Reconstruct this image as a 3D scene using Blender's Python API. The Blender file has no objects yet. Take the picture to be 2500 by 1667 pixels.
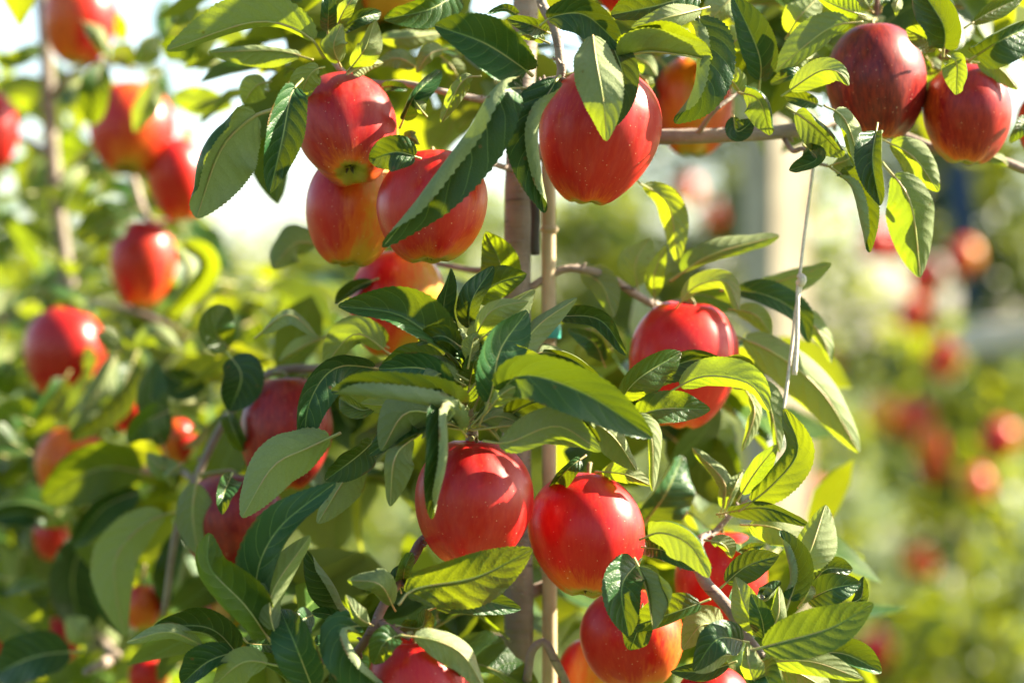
import bpy, math, random
import numpy as np
from mathutils import Vector, Matrix

# ------------------------------------------------------------------ camera, sky, sun, exposure
sc = bpy.context.scene
C = sc.collection
CAMZ, FOC, LENS = 1.30, 1.50, 85.0
K = 36.0 / LENS / 2500.0                    # metres per photo pixel per metre of distance
cam = bpy.data.objects.new('camera', bpy.data.cameras.new('camera'))
C.objects.link(cam); sc.camera = cam
cam.location = (0, 0, CAMZ); cam.rotation_euler = (math.radians(90), 0, 0)
cam.data.lens = LENS; cam.data.sensor_width = 36.0
cam.data.clip_start = 0.05; cam.data.clip_end = 3000
cam.data.dof.use_dof = True; cam.data.dof.focus_distance = FOC - 0.03
cam.data.dof.aperture_fstop = 3.4; cam.data.dof.aperture_blades = 0

SUN_EL, SUN_AZ = 34.0, 76.0                 # azimuth clockwise from +Y (view direction): right, behind the trees
w = bpy.data.worlds.new('World'); sc.world = w; w.use_nodes = True
nt = w.node_tree
sky = nt.nodes.new('ShaderNodeTexSky'); sky.sky_type = 'NISHITA'; sky.sun_disc = False
sky.sun_elevation = math.radians(SUN_EL); sky.sun_rotation = math.radians(SUN_AZ)
sky.air_density = 1.0; sky.dust_density = 1.3; sky.ozone_density = 0.3
bg = nt.nodes['Background']; bg.inputs['Strength'].default_value = 0.057
nt.links.new(sky.outputs['Color'], bg.inputs['Color'])

sd = Vector((math.sin(math.radians(SUN_AZ)) * math.cos(math.radians(SUN_EL)),
             math.cos(math.radians(SUN_AZ)) * math.cos(math.radians(SUN_EL)), math.sin(math.radians(SUN_EL))))
sun = bpy.data.objects.new('sun', bpy.data.lights.new('sun', 'SUN'))
C.objects.link(sun); sun.data.energy = 5.0; sun.data.angle = math.radians(0.5)
sun.data.color = (1.0, 0.87, 0.66)
sun.rotation_euler = sd.to_track_quat('Z', 'Y').to_euler(); sun.location = sd * 30

vs = sc.view_settings
vs.view_transform = 'Standard'; vs.look = 'None'; vs.gamma = 1.0; vs.use_curve_mapping = False
vs.exposure = 2.8
sc.render.engine = 'CYCLES'
sc.cycles.use_denoising = True
try:
    sc.cycles.denoiser = 'OPENIMAGEDENOISE'; sc.cycles.denoising_prefilter = 'ACCURATE'
    sc.cycles.denoising_input_passes = 'RGB_ALBEDO_NORMAL'
except Exception: pass
sc.cycles.max_bounces = 10; sc.cycles.diffuse_bounces = 5; sc.cycles.glossy_bounces = 3
sc.cycles.transmission_bounces = 6
sc.cycles.sample_clamp_indirect = 8.0

# ------------------------------------------------------------------ helpers
def P(x, y, d=0.0):
    """point at photo pixel x,y lying d metres beyond the plane of focus"""
    Y = FOC + d
    return Vector(((x - 1250) * Y * K, Y, CAMZ - (y - 833.5) * Y * K))
def px(n, d=0.0): return n * (FOC + d) * K
CROP = {}
for r, oy in enumerate((0, 540, 1100)):
    for c, ox in enumerate((0, 600, 1200, 1800)):
        CROP['c%d' % (r * 4 + c + 1)] = (ox, oy, 2.8 if r < 2 else 2.766)
CROP['s'] = (0, 0, 1.0)
def cp(crop, s):
    ox, oy, k = CROP[crop]
    return [(ox + float(a) / k, oy + float(b) / k) for a, b in (p.split(',') for p in s.split())]

def tag(o, label=None, cat=None, group=None, kind=None):
    for k, v in (('label', label), ('category', cat), ('group', group), ('kind', kind)):
        if v: o[k] = v
    return o
def empty(name, loc):
    o = bpy.data.objects.new(name, None); C.objects.link(o); o.location = loc
    o.empty_display_size = 0.02
    return o
def link(name, me, parent=None):
    o = bpy.data.objects.new(name, me); C.objects.link(o)
    if parent is not None:
        o.parent = parent
        o.matrix_parent_inverse = Matrix.Translation(parent.location).inverted()
    return o

class MB:
    def __init__(s): s.v = []; s.f = []; s.uv = []; s.mi = []; s.rnd = []; s.thin = None
    def build(s, name, mats, smooth=True):
        me = bpy.data.meshes.new(name); me.from_pydata(s.v, [], s.f)
        for m in (mats if isinstance(mats, (list, tuple)) else [mats]): me.materials.append(m)
        if s.mi: me.polygons.foreach_set('material_index', s.mi)
        if smooth: me.polygons.foreach_set('use_smooth', [True] * len(me.polygons))
        if s.uv:
            ul = me.uv_layers.new(name='UVMap')
            li = np.empty(len(me.loops), dtype=np.int32); me.loops.foreach_get('vertex_index', li)
            ul.data.foreach_set('uv', np.array(s.uv, dtype=np.float32)[li].ravel())
        if s.rnd:
            at = me.attributes.new('rnd', 'FLOAT', 'POINT'); at.data.foreach_set('value', s.rnd)
        if s.thin is not None:
            at = me.attributes.new('thin', 'FLOAT', 'POINT')
            at.data.foreach_set('value', [float(s.thin)] * len(me.vertices) if np.isscalar(s.thin) else s.thin)
        me.update(); return me

def spline(pts, n):
    """Catmull-Rom through pts, n+1 samples evenly spaced by length"""
    p = [np.array(q, float) for q in pts]
    if len(p) == 2: p = [p[0], (p[0] + p[1]) / 2, p[1]]
    q = [2 * p[0] - p[1]] + p + [2 * p[-1] - p[-2]]
    out = []
    for i in range(1, len(q) - 2):
        for k in range(16):
            t = k / 16.0
            out.append(0.5 * ((2 * q[i]) + (q[i + 1] - q[i - 1]) * t + (2 * q[i - 1] - 5 * q[i] + 4 * q[i + 1] - q[i + 2]) * t * t
                              + (-q[i - 1] + 3 * q[i] - 3 * q[i + 1] + q[i + 2]) * t ** 3))
    out.append(p[-1]); out = np.array(out)
    s = np.concatenate([[0], np.cumsum(np.linalg.norm(np.diff(out, axis=0), axis=1))])
    u = np.linspace(0, s[-1], n + 1)
    return np.stack([np.interp(u, s, out[:, k]) for k in range(3)], 1), s[-1]

def nrm(v):
    l = np.linalg.norm(v); return v / l if l > 1e-9 else np.array([0, 0, 1.0])

def tube(mb, pts, rad, n=24, sides=10, cap=True, wob=0.0, rng=None, mi=0, uv=True):
    pos, L = spline(pts, n)
    tang = np.gradient(pos, axis=0)
    ref = np.array([0.31, -0.9, 0.2]); b = len(mb.v)
    rs = np.interp(np.linspace(0, 1, n + 1), np.linspace(0, 1, len(rad)), rad)
    a0 = None
    for i in range(n + 1):
        t = nrm(tang[i])
        a = nrm(np.cross(t, ref)) if a0 is None else nrm(a0 - t * np.dot(a0, t))
        a0 = a; c = np.cross(t, a)
        for k in range(sides):
            th = 2 * math.pi * k / sides
            r = rs[i] * (1 + (rng.uniform(-wob, wob) if rng else 0))
            mb.v.append(tuple(pos[i] + r * (math.cos(th) * a + math.sin(th) * c)))
            mb.uv.append((i / n, k / sides)); mb.rnd.append(0.5)
    for i in range(n):
        for k in range(sides):
            k2 = (k + 1) % sides
            mb.f.append((b + i * sides + k, b + i * sides + k2, b + (i + 1) * sides + k2, b + (i + 1) * sides + k)); mb.mi.append(mi)
    if cap:
        mb.f.append(tuple(b + k for k in range(sides - 1, -1, -1))); mb.mi.append(mi)
        mb.f.append(tuple(b + n * sides + k for k in range(sides))); mb.mi.append(mi)

# ------------------------------------------------------------------ materials
class N:
    def __init__(s, name):
        s.m = bpy.data.materials.new(name); s.m.use_nodes = True; s.t = s.m.node_tree
        s.bsdf = s.t.nodes['Principled BSDF']; s.out = s.t.nodes['Material Output']
    def n(s, typ, **kw):
        o = s.t.nodes.new('ShaderNode' + typ)
        for k, v in kw.items(): setattr(o, k, v)
        return o
    def put(s, sock, v):
        if v is None: return
        if isinstance(v, bpy.types.NodeSocket): s.t.links.new(v, sock)
        elif isinstance(v, (tuple, list)) and sock.type == 'RGBA' and len(v) == 3: sock.default_value = (*v, 1)
        else: sock.default_value = v
    def math(s, op, a, b=None, c=None, clamp=False):
        o = s.n('Math', operation=op, use_clamp=clamp)
        for i, v in enumerate((a, b, c)):
            if v is not None: s.put(o.inputs[i], v)
        return o.outputs[0]
    def mix(s, f, a, b, blend='MIX'):
        o = s.n('Mix', data_type='RGBA', blend_type=blend)
        s.put(o.inputs[0], f); s.put(o.inputs[6], a); s.put(o.inputs[7], b)
        return o.outputs[2]
    def step(s, v, a, b, lo=0.0, hi=1.0):
        o = s.n('MapRange', interpolation_type='SMOOTHSTEP')
        s.put(o.inputs[0], v)
        for i, q in enumerate((a, b, lo, hi)): o.inputs[1 + i].default_value = q
        return o.outputs[0]
    def noise(s, vec, scale, detail=3, rough=0.55, w=None):
        o = s.n('TexNoise', noise_dimensions='4D' if w is not None else '3D')
        s.put(o.inputs['Vector'], vec); s.put(o.inputs['Scale'], scale)
        o.inputs['Detail'].default_value = detail; o.inputs['Roughness'].default_value = rough
        if w is not None: s.put(o.inputs['W'], w)
        return o.outputs['Fac']
    def vmul(s, v, k):
        o = s.n('VectorMath', operation='MULTIPLY'); s.put(o.inputs[0], v); o.inputs[1].default_value = k
        return o.outputs[0]
    def bump(s, h, strength, dist):
        o = s.n('Bump'); s.put(o.inputs['Height'], h); s.put(o.inputs['Strength'], strength); o.inputs['Distance'].default_value = dist
        return o.outputs[0]

def leaf_material(name, top, under, trans, far=False):
    g = N(name)
    geo = g.n('NewGeometry'); oi = g.n('ObjectInfo')
    at = g.n('Attribute', attribute_name='rnd').outputs['Fac']
    rnd = g.math('FRACT', g.math('ADD', at, oi.outputs['Random']))
    rnd2 = g.math('FRACT', g.math('MULTIPLY', rnd, 7.31))
    back = geo.outputs['Backfacing']
    uv = g.n('UVMap'); sx = g.n('SeparateXYZ'); g.put(sx.inputs[0], uv.outputs[0])
    u = sx.outputs[0]; v = g.math('MULTIPLY_ADD', sx.outputs[1], 2.0, -1.0)
    av = g.math('ABSOLUTE', v); side = g.math('SIGN', v)
    tc = g.n('TexCoord')
    # lateral veins: arcs that leave the midrib and sweep forward
    ph = g.math('SUBTRACT', g.math('MULTIPLY', u, 8.0), g.math('MULTIPLY', g.math('POWER', av, 1.35), 1.7))
    ph = g.math('ADD', ph, g.math('MULTIPLY', side, 0.22))
    ph = g.math('ADD', ph, g.math('MULTIPLY', g.noise(tc.outputs['Object'], 45, 1), 0.5))
    tri = g.math('ABSOLUTE', g.math('SUBTRACT', g.math('FRACT', ph), 0.5))     # 0 on the vein
    vein = g.step(tri, 0.0, 0.045, 1, 0)
    vein = g.math('MULTIPLY', vein, g.step(av, 0.75, 1.0, 1, 0.15))
    mid = g.step(av, 0.015, 0.06, 1, 0)
    lines = g.math('MAXIMUM', g.math('MULTIPLY', vein, 0.65), mid)
    # fine net between the veins
    vor = g.n('TexVoronoi', feature='DISTANCE_TO_EDGE'); g.put(vor.inputs['Vector'], tc.outputs['Object']); vor.inputs['Scale'].default_value = 420
    net = g.step(vor.outputs['Distance'], 0.0, 0.12, 1, 0)
    n1 = g.noise(tc.outputs['Object'], 55, 3); n2 = g.noise(tc.outputs['Object'], 900, 2)
    # colours
    tcol = g.mix(rnd, tuple(c * 0.72 for c in top), tuple(c * 1.35 for c in (top[0] * 1.15, top[1], top[2])))
    tcol = g.mix(g.step(n1, 0.35, 0.7), tcol, g.mix(0.4, tcol, (top[0] * 1.9, top[1] * 1.3, top[2])))
    tcol = g.mix(g.math('MULTIPLY', lines, 0.8), tcol, (0.16, 0.25, 0.06))
    ucol = g.mix(rnd2, tuple(c * 0.85 for c in under), tuple(c * 1.12 for c in under))
    ucol = g.mix(g.math('MULTIPLY', lines, 0.5), ucol, (under[0] * 1.35, under[1] * 1.25, under[2] * 1.2))
    ucol = g.mix(g.math('MULTIPLY', net, 0.25), ucol, (under[0] * 0.6, under[1] * 0.65, under[2] * 0.5))
    col = g.mix(back, tcol, ucol)
    # rust coloured margin spots here and there
    edge = g.math('MULTIPLY', g.step(av, 0.86, 1.0), g.step(g.noise(tc.outputs['Object'], 60, 2, w=rnd), 0.57, 0.68))
    col = g.mix(g.math('MULTIPLY', edge, 0.7), col, (0.16, 0.06, 0.02))
    tr = g.mix(rnd2, tuple(c * 0.8 for c in trans), (trans[0] * 1.25, trans[1] * 1.08, trans[2]))
    tr = g.mix(g.math('MULTIPLY', lines, 0.45), tr, (trans[0] * 0.55, trans[1] * 0.5, trans[2] * 0.5))
    sp = g.n('TexVoronoi'); g.put(sp.inputs['Vector'], tc.outputs['Object']); sp.inputs['Scale'].default_value = 75
    spot = g.math('MULTIPLY', g.step(sp.outputs['Distance'], 0.05, 0.13, 1, 0), g.step(g.noise(tc.outputs['Object'], 9, 2, w=rnd), 0.50, 0.58))
    col = g.mix(g.math('MULTIPLY', spot, 0.75), col, (0.12, 0.055, 0.02))
    g.put(g.bsdf.inputs['Base Color'], col)
    g.put(g.bsdf.inputs['Roughness'], g.mix(back, g.math('MULTIPLY_ADD', n1, 0.25, 0.27), (0.62, 0.62, 0.62)))
    g.put(g.bsdf.inputs['Specular IOR Level'], g.mix(back, (0.22,) * 3, (0.10,) * 3))
    quilt = g.math('MULTIPLY', g.step(tri, 0.0, 0.42), g.step(av, 0.0, 0.25))
    h = g.math('ADD', g.math('MULTIPLY', quilt, 0.8), g.math('MULTIPLY', lines, -0.28))
    h = g.math('ADD', h, g.math('MULTIPLY', net, -0.22)); h = g.math('ADD', h, g.math('MULTIPLY', n2, 0.15))
    bm = g.bump(h, 0.5, 0.0008)
    if not far: g.put(g.bsdf.inputs['Normal'], bm)
    t = g.n('BsdfTranslucent'); g.put(t.inputs['Color'], tr)
    if not far: g.put(t.inputs['Normal'], bm)
    thin = g.n('Attribute', attribute_name='thin').outputs['Fac']      # lit or shaded look put into each leaf: high glows, low stays dark
    ms = g.n('MixShader'); g.put(ms.inputs[0], g.math('MULTIPLY_ADD', thin, 0.42, 0.035))
    g.t.links.new(g.bsdf.outputs[0], ms.inputs[1]); g.t.links.new(t.outputs[0], ms.inputs[2])
    g.t.links.new(ms.outputs[0], g.out.inputs[0])
    return g.m

LEAF = leaf_material('leaf', (0.013, 0.054, 0.017), (0.19, 0.235, 0.115), (0.30, 0.42, 0.006))
LEAFFAR = leaf_material('leaf_far', (0.018, 0.055, 0.010), (0.15, 0.19, 0.06), (0.36, 0.45, 0.008), far=True)

def simple(name, col, rough=0.6, var=0.25, scale=60, bump=0.0, col2=None, spec=0.4):
    g = N(name); tc = g.n('TexCoord')
    n1 = g.noise(tc.outputs['Object'], scale, 4)
    c2 = col2 or tuple(c * (1 - var) for c in col)
    g.put(g.bsdf.inputs['Base Color'], g.mix(g.step(n1, 0.35, 0.65), col, c2))
    g.put(g.bsdf.inputs['Roughness'], rough); g.put(g.bsdf.inputs['Specular IOR Level'], spec)
    if bump: g.put(g.bsdf.inputs['Normal'], g.bump(n1, 0.6, bump))
    return g.m
PETIOLE = simple('petiole', (0.30, 0.34, 0.10), 0.5, 0.2, 120, col2=(0.34, 0.26, 0.11))
STEM = simple('apple_stem', (0.20, 0.13, 0.05), 0.6, 0.3, 200, col2=(0.16, 0.17, 0.05))
CALYX = simple('calyx', (0.07, 0.055, 0.03), 0.8, 0.4, 300)
STAKE = None

def bark_material(name, a, b):
    g = N(name); tc = g.n('TexCoord')
    n1 = g.noise(tc.outputs['Object'], 40, 5, 0.6)
    n2 = g.noise(g.vmul(tc.outputs['Object'], (30, 30, 220)), 1.0, 3)
    col = g.mix(g.step(n1, 0.3, 0.7), a, b)
    vor = g.n('TexVoronoi'); g.put(vor.inputs['Vector'], g.vmul(tc.outputs['Object'], (110, 110, 190))); vor.inputs['Scale'].default_value = 1
    dots = g.step(vor.outputs['Distance'], 0.10, 0.2, 1, 0)
    col = g.mix(g.math('MULTIPLY', dots, 0.55), col, (0.42, 0.36, 0.28))
    col = g.mix(g.step(n2, 0.62, 0.72), col, tuple(c * 0.45 for c in a))
    g.put(g.bsdf.inputs['Base Color'], col); g.put(g.bsdf.inputs['Roughness'], 0.72)
    h = g.math('ADD', g.math('MULTIPLY', n1, 0.6), g.math('ADD', g.math('MULTIPLY', n2, 0.6), g.math('MULTIPLY', dots, 0.4)))
    g.put(g.bsdf.inputs['Normal'], g.bump(h, 1.0, 0.003))
    return g.m
BARK = bark_material('bark', (0.15, 0.12, 0.09), (0.24, 0.20, 0.155))
TWIG = bark_material('twig_bark', (0.17, 0.125, 0.10), (0.27, 0.22, 0.18))
PALETWIG = bark_material('pale_twig_bark', (0.27, 0.21, 0.17), (0.40, 0.34, 0.28))
TWIGRED = bark_material('young_twig_bark', (0.13, 0.06, 0.045), (0.20, 0.11, 0.08))

def apple_material():
    g = N('apple_skin')
    tc = g.n('TexCoord'); oi = g.n('ObjectInfo'); rnd = oi.outputs['Random']
    sc_ = g.n('SeparateColor'); g.put(sc_.inputs[0], oi.outputs['Color'])
    yel, dark, bloom = sc_.outputs[0], sc_.outputs[1], sc_.outputs[2]
    uv = g.n('UVMap'); sx = g.n('SeparateXYZ'); g.put(sx.inputs[0], uv.outputs[0])
    th, hz = sx.outputs[0], sx.outputs[1]               # angle / height 0 bottom .. 1 top
    ang = g.math('MULTIPLY', th, 2 * math.pi)
    ca, sa = g.math('COSINE', ang), g.math('SINE', ang)
    cv = g.n('CombineXYZ'); g.put(cv.inputs[0], ca); g.put(cv.inputs[1], sa); g.put(cv.inputs[2], g.math('MULTIPLY', hz, 1.0))
    streak = g.noise(cv.outputs[0], 15.0, 6, 0.68, w=g.math('MULTIPLY', rnd, 40))
    cv2 = g.n('CombineXYZ'); g.put(cv2.inputs[0], ca); g.put(cv2.inputs[1], sa); g.put(cv2.inputs[2], g.math('MULTIPLY', hz, 1.6))
    blot = g.noise(cv2.outputs[0], 1.5, 3, 0.5, w=g.math('MULTIPLY', rnd, 90))
    # how far the red covers the yellow ground colour
    bottom = g.step(hz, 0.02, 0.36, 1, 0)
    topc = g.step(hz, 0.93, 1.0, 0, 0.75)
    sidey = g.step(ca, 0.15, 1.0)
    m = g.math('ADD', g.math('MULTIPLY', bottom, 0.72), g.math('MULTIPLY', sidey, g.math('MULTIPLY', yel, 0.95)))
    m = g.math('ADD', m, topc)
    m = g.math('ADD', m, g.step(hz, 0.05, 0.17, 0.55, 0.0))
    m = g.math('ADD', m, g.math('MULTIPLY', g.math('SUBTRACT', streak, 0.5), 0.8))
    m = g.math('ADD', m, g.math('MULTIPLY', g.math('SUBTRACT', blot, 0.5), 1.0))
    m = g.math('ADD', m, g.math('MULTIPLY', g.math('SUBTRACT', yel, 0.5), 0.3))
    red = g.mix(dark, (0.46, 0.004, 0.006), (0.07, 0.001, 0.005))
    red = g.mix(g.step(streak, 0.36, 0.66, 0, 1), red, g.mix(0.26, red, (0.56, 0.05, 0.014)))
    orange = (0.58, 0.11, 0.008)
    ygr = g.mix(g.step(hz, 0.03, 0.2, 0, 1), (0.24, 0.24, 0.022), (0.46, 0.25, 0.015))
    col = g.mix(g.step(m, 0.10, 0.62), red, orange)
    col = g.mix(g.step(m, 0.55, 0.95), col, ygr)
    # pinkish waxy bloom, in soft patches
    bn = g.noise(cv2.outputs[0], 3.2, 5, 0.65, w=g.math('MULTIPLY', rnd, 55))
    bl = g.math('MULTIPLY', g.step(bn, 0.40, 0.72), g.math('MULTIPLY', bloom, 0.22))
    col = g.mix(bl, col, (0.36, 0.10, 0.095))
    # lenticels
    vor = g.n('TexVoronoi'); g.put(vor.inputs['Vector'], tc.outputs['Object']); vor.inputs['Scale'].default_value = 330
    vor.inputs['Randomness'].default_value = 1.0
    size = g.math('MULTIPLY_ADD', vor.outputs['Color'], 0.20, 0.0)
    dots = g.math('SMOOTH_MIN', 1.0, g.math('MAXIMUM', g.math('MULTIPLY', g.math('SUBTRACT', size, vor.outputs['Distance']), 18.0), 0.0), 0.2)
    fade = g.step(hz, 0.15, 0.8, 1.0, 0.35)
    col = g.mix(g.math('MULTIPLY', g.math('MULTIPLY', dots, fade), 0.5), col, (0.80, 0.56, 0.36))
    g.put(g.bsdf.inputs['Base Color'], col)
    rn = g.noise(tc.outputs['Object'], 60, 4)
    g.put(g.bsdf.inputs['Roughness'], g.math('ADD', g.math('MULTIPLY_ADD', rn, 0.16, 0.25), g.math('MULTIPLY', bl, 0.9)))
    g.put(g.bsdf.inputs['Specular IOR Level'], 0.34)
    g.put(g.bsdf.inputs['Subsurface Weight'], 0.0)
    hb = g.math('ADD', g.math('MULTIPLY', rn, 0.5), g.math('MULTIPLY', g.noise(tc.outputs['Object'], 700, 2), 0.06))
    g.put(g.bsdf.inputs['Normal'], g.bump(hb, 0.25, 0.0012))
    return g.m
APPLE = apple_material()

# ------------------------------------------------------------------ the setting: ground
def ground_material():
    g = N('orchard_grass'); tc = g.n('TexCoord')
    a = g.noise(tc.outputs['Object'], 0.9, 5); b = g.noise(tc.outputs['Object'], 30, 4)
    col = g.mix(g.step(b, 0.3, 0.7), (0.03, 0.065, 0.010), (0.07, 0.11, 0.018))
    col = g.mix(g.step(a, 0.5, 0.7), col, (0.12, 0.11, 0.045))
    g.put(g.bsdf.inputs['Base Color'], col); g.put(g.bsdf.inputs['Roughness'], 0.9)
    g.put(g.bsdf.inputs['Normal'], g.bump(b, 0.8, 0.03))
    return g.m
mb = MB(); nG = 24; S = 900.0
for i in range(nG + 1):
    for j in range(nG + 1):
        x = (i / nG * 2 - 1); y = (j / nG * 2 - 1)
        x = math.copysign(abs(x) ** 2.5, x) * S; y = math.copysign(abs(y) ** 2.5, y) * S
        mb.v.append((x, y + 5, 0.02 * math.sin(x * 1.3) * math.cos(y * 0.9) if abs(x) < 40 and abs(y) < 40 else 0))
for i in range(nG):
    for j in range(nG):
        a = i * (nG + 1) + j; mb.f.append((a, a + nG + 1, a + nG + 2, a + 1))
tag(link('ground', mb.build('ground', ground_material())), kind='structure')

# grass blades of the alley (nobody could count them)
rng = np.random.default_rng(5)
ng = 16000
gx = rng.uniform(-5, 5, ng); gy = rng.uniform(2.6, 15, ng); gh = rng.uniform(0.05, 0.16, ng); ga = rng.uniform(0, 6.283, ng)
V = np.zeros((ng, 4, 3)); lean = rng.uniform(-0.06, 0.06, (ng, 2)); ww = rng.uniform(0.003, 0.006, ng)
for k, (s, t) in enumerate(((-1, 0), (1, 0), (0.6, 0.6), (0, 1))):
    V[:, k, 0] = gx + s * ww * np.cos(ga) + lean[:, 0] * t; V[:, k, 1] = gy + s * ww * np.sin(ga) + lean[:, 1] * t; V[:, k, 2] = gh * t - 0.02
mb = MB(); mb.v = V.reshape(-1, 3).tolist(); mb.f = [(i * 4, i * 4 + 1, i * 4 + 2, i * 4 + 3) for i in range(ng)]
tag(link('grass', mb.build('grass', simple('grass_blade', (0.09, 0.14, 0.025), 0.6, 0.4, 3))),
    'short green grass covering the alley between the orchard rows', 'grass', kind='stuff')

# ------------------------------------------------------------------ leaf builder
CAMP = np.array([0, 0, CAMZ])
def leaf_profile(u):
    return (math.sin(math.pi * min(1, u) ** 0.84)) ** 0.66 * (1 - 0.22 * u ** 7) if 0 < u < 1 else 0.0
def leaf_mesh(pts, width, roll=0, fold=15, cl=0, cr=0, pf=0.16, nu=34, nv=5, rng=random, ref='cam', teeth=True, wave=None, twist=0):
    pos, L = spline(pts, 44)
    cut = pf * 44
    pet, _ = spline(pos[:max(3, int(round(cut)) + 2)], 6)
    i0 = int(round(cut)); blade, Lb = spline(pos[i0::3] if (44 - i0) % 3 == 0 else np.vstack([pos[i0::3], pos[-1:]]), nu)
    tang = np.gradient(blade, axis=0); mb = MB(); r = rng.random()
    if abs(roll) > 90: cl, cr = cr, cl
    hw = width / 2; wv = rng.uniform(0.05, 0.22) if wave is None else wave
    p1, p2 = rng.uniform(0, 6.28), rng.uniform(0, 6.28); f1, f2 = rng.uniform(1.1, 2.6), rng.uniform(1.1, 2.6)
    asym = rng.uniform(0.93, 1.07); serr = rng.uniform(0.016, 0.034) if teeth else 0
    Ns = []
    for i in range(nu + 1):
        u = i / nu; t = nrm(tang[i])
        if ref == 'cam': V = nrm(CAMP - blade[i])
        else: V = np.array(ref, float)
        s = np.cross(t, V)
        s = nrm(s) if np.linalg.norm(s) > 0.15 else nrm(np.cross(t, V + np.array([0.3, 0, 0.3])))
        n0 = np.cross(s, t)
        rr = math.radians(roll + twist * (u - 0.5))
        n = math.cos(rr) * n0 + math.sin(rr) * s; s = math.cos(rr) * s - math.sin(rr) * n0
        Ns.append(n)
        h = hw * leaf_profile(u * 0.985 + 0.012)
        cols = []
        for sg, curl, ph, fr in ((-1, cl, p1, f1), (1, cr, p2, f2)):
            q = blade[i].copy(); lst = []
            for k in range(1, nv + 1):
                v = k / nv
                ang = math.radians(fold + curl * 1.25 * (v ** 1.25) * min(1, 5 * u * (1 - u) + 0.1))
                d = sg * math.cos(ang) * s + math.sin(ang) * n
                q = q + d * (h / nv) * (asym if sg > 0 else 1)
                qq = q + n * wv * h * v * v * math.sin(fr * 6.28 * u + ph)
                if k == nv and serr and 0 < i < nu:
                    if i % 2: qq = qq + d * serr * hw * rng.uniform(.5, 1.4)
                    else: qq = qq - d * serr * hw * 0.55 + t * 0.2 * Lb / nu
                lst.append(qq)
            cols.append(lst)
        row = [*reversed(cols[0]), blade[i], *cols[1]]
        for k, q in enumerate(row):
            mb.v.append(tuple(q)); mb.uv.append((u, k / (2 * nv))); mb.rnd.append(r)
    wdt = 2 * nv + 1
    for i in range(nu):
        for k in range(2 * nv):
            a = i * wdt + k; mb.f.append((a, a + 1, a + wdt + 1, a + wdt)); mb.mi.append(0)
    # midrib on the underside and petiole
    rp = max(0.0006, min(0.0011, width * 0.024))
    ribpts = [blade[i] - Ns[i] * rp * 0.45 for i in range(0, nu, 4)] + [blade[nu - 1]]
    tube(mb, ribpts, [rp, rp * 0.75, rp * 0.25], n=12, sides=5, mi=1, cap=False)
    if pf > 0.02: tube(mb, list(pet), [rp * 1.25, rp], n=6, sides=6, mi=1)
    return mb

leafcount = {}
def add_leaf(tree, mb, mat=None):
    o = link('leaf', mb.build('leaf', [mat or LEAF, PETIOLE]), tree)
    leafcount[tree.name] = leafcount.get(tree.name, 0) + 1
    return o

# ------------------------------------------------------------------ trees: trunk and branches
TM = empty('apple_tree', (P(1262, 833, 0.10).x, FOC + 0.10, 0))
tag(TM, 'young apple tree in sharp focus, slim trunk tied beside a thin cane', 'apple tree', 'apple trees of the orchard')
TL = empty('apple_tree', (P(160, 833, 0.76).x, FOC + 0.76, 0))
tag(TL, 'soft-focus apple tree with bare grey stem next to the sharp one', 'apple tree', 'apple trees of the orchard')
rb = random.Random(3)
def branch(tree, name, pts, rad, mat, n=28, sides=9, wob=0.05, nodes=0):
    """pts: (x, y, d) in photo pixels and metres; rad in photo pixels at that depth"""
    p3 = [P(*q) for q in pts]; rr = [px(r, q[2]) / 2 for r, q in zip(np.interp(np.linspace(0, 1, len(pts)), np.linspace(0, 1, len(rad)), rad), pts)]
    mb = MB(); tube(mb, p3, rr, n=n, sides=sides, wob=wob, rng=rb)
    for k in range(nodes * 2):                     # bud scars and short spurs
        q, _ = spline(p3, 40); i = rb.randrange(4, 37); t = nrm(q[i + 1] - q[i])
        a = nrm(np.cross(t, [rb.uniform(-1, 1), rb.uniform(-1, 1), rb.uniform(-1, 1)])); r0 = rr[len(rr) // 2]
        tube(mb, [q[i], q[i] + a * r0 * 1.25 + t * r0 * .3, q[i] + a * r0 * 1.7 + t * r0 * 0.8], [r0 * .55, r0 * 0.42, r0 * 0.15], n=4, sides=6)
    return link(name, mb.build(name, mat), tree)

def trunk(tree, pts, rad, mat=BARK, n=60, sides=16):
    p3 = [P(*q) if len(q) == 3 else Vector(q[:3]) for q in pts]
    mb = MB(); tube(mb, p3, rad, n=n, sides=sides, wob=0.035, rng=rb)
    return link('trunk', mb.build('trunk', mat), tree)
g0 = TM.location
trunk(TM, [(g0.x, g0.y, -0.03, 0), (g0.x - .006, g0.y, 0.5, 0), (1266, 1667, .1), (1262, 1300, .1), (1261, 900, .1), (1264, 560, .1), (1272, 250, .1), (1284, 0, .1), (1292, -300, .1), (1280, -1400, .1), (1262, -2600, .1)],
      [.017, .0135, .0115, .0108, .0102, .0098, .0092, .0084, .0075, .005, .002])
B = lambda *a, **k: branch(TM, *a, **k)
B('branch', [(1275, 385, .1), (1400, 350, .09), (1590, 336, .075), (1830, 328, .07), (1950, 316, .09), (2070, 292, .13), (2200, 332, .13), (2320, 376, .12), (2430, 388, .12), (2540, 425, .12), (2700, 430, .12)], [44, 42, 38, 36, 32, 28, 24, 20, 18], TWIG, n=60, nodes=8)
B('branch', [(1265, 720, .1), (1364, 662, .1), (1421, 657, .10), (1486, 676, .11), (1557, 722, .13), (1612, 748, .15), (1680, 752, .17)], [20, 19, 20, 22, 18, 16], TWIG, nodes=3)
B('branch', [(1262, 1170, .1), (1205, 1130, .04), (1158, 1090, .0), (1150, 1042, -.012), (1139, 1000, -.02), (1134, 950, -.025), (1141, 890, -.025), (1147, 830, -.025)], [24, 26, 33, 35, 33, 32, 26, 12], PALETWIG, n=60, nodes=9)
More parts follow.
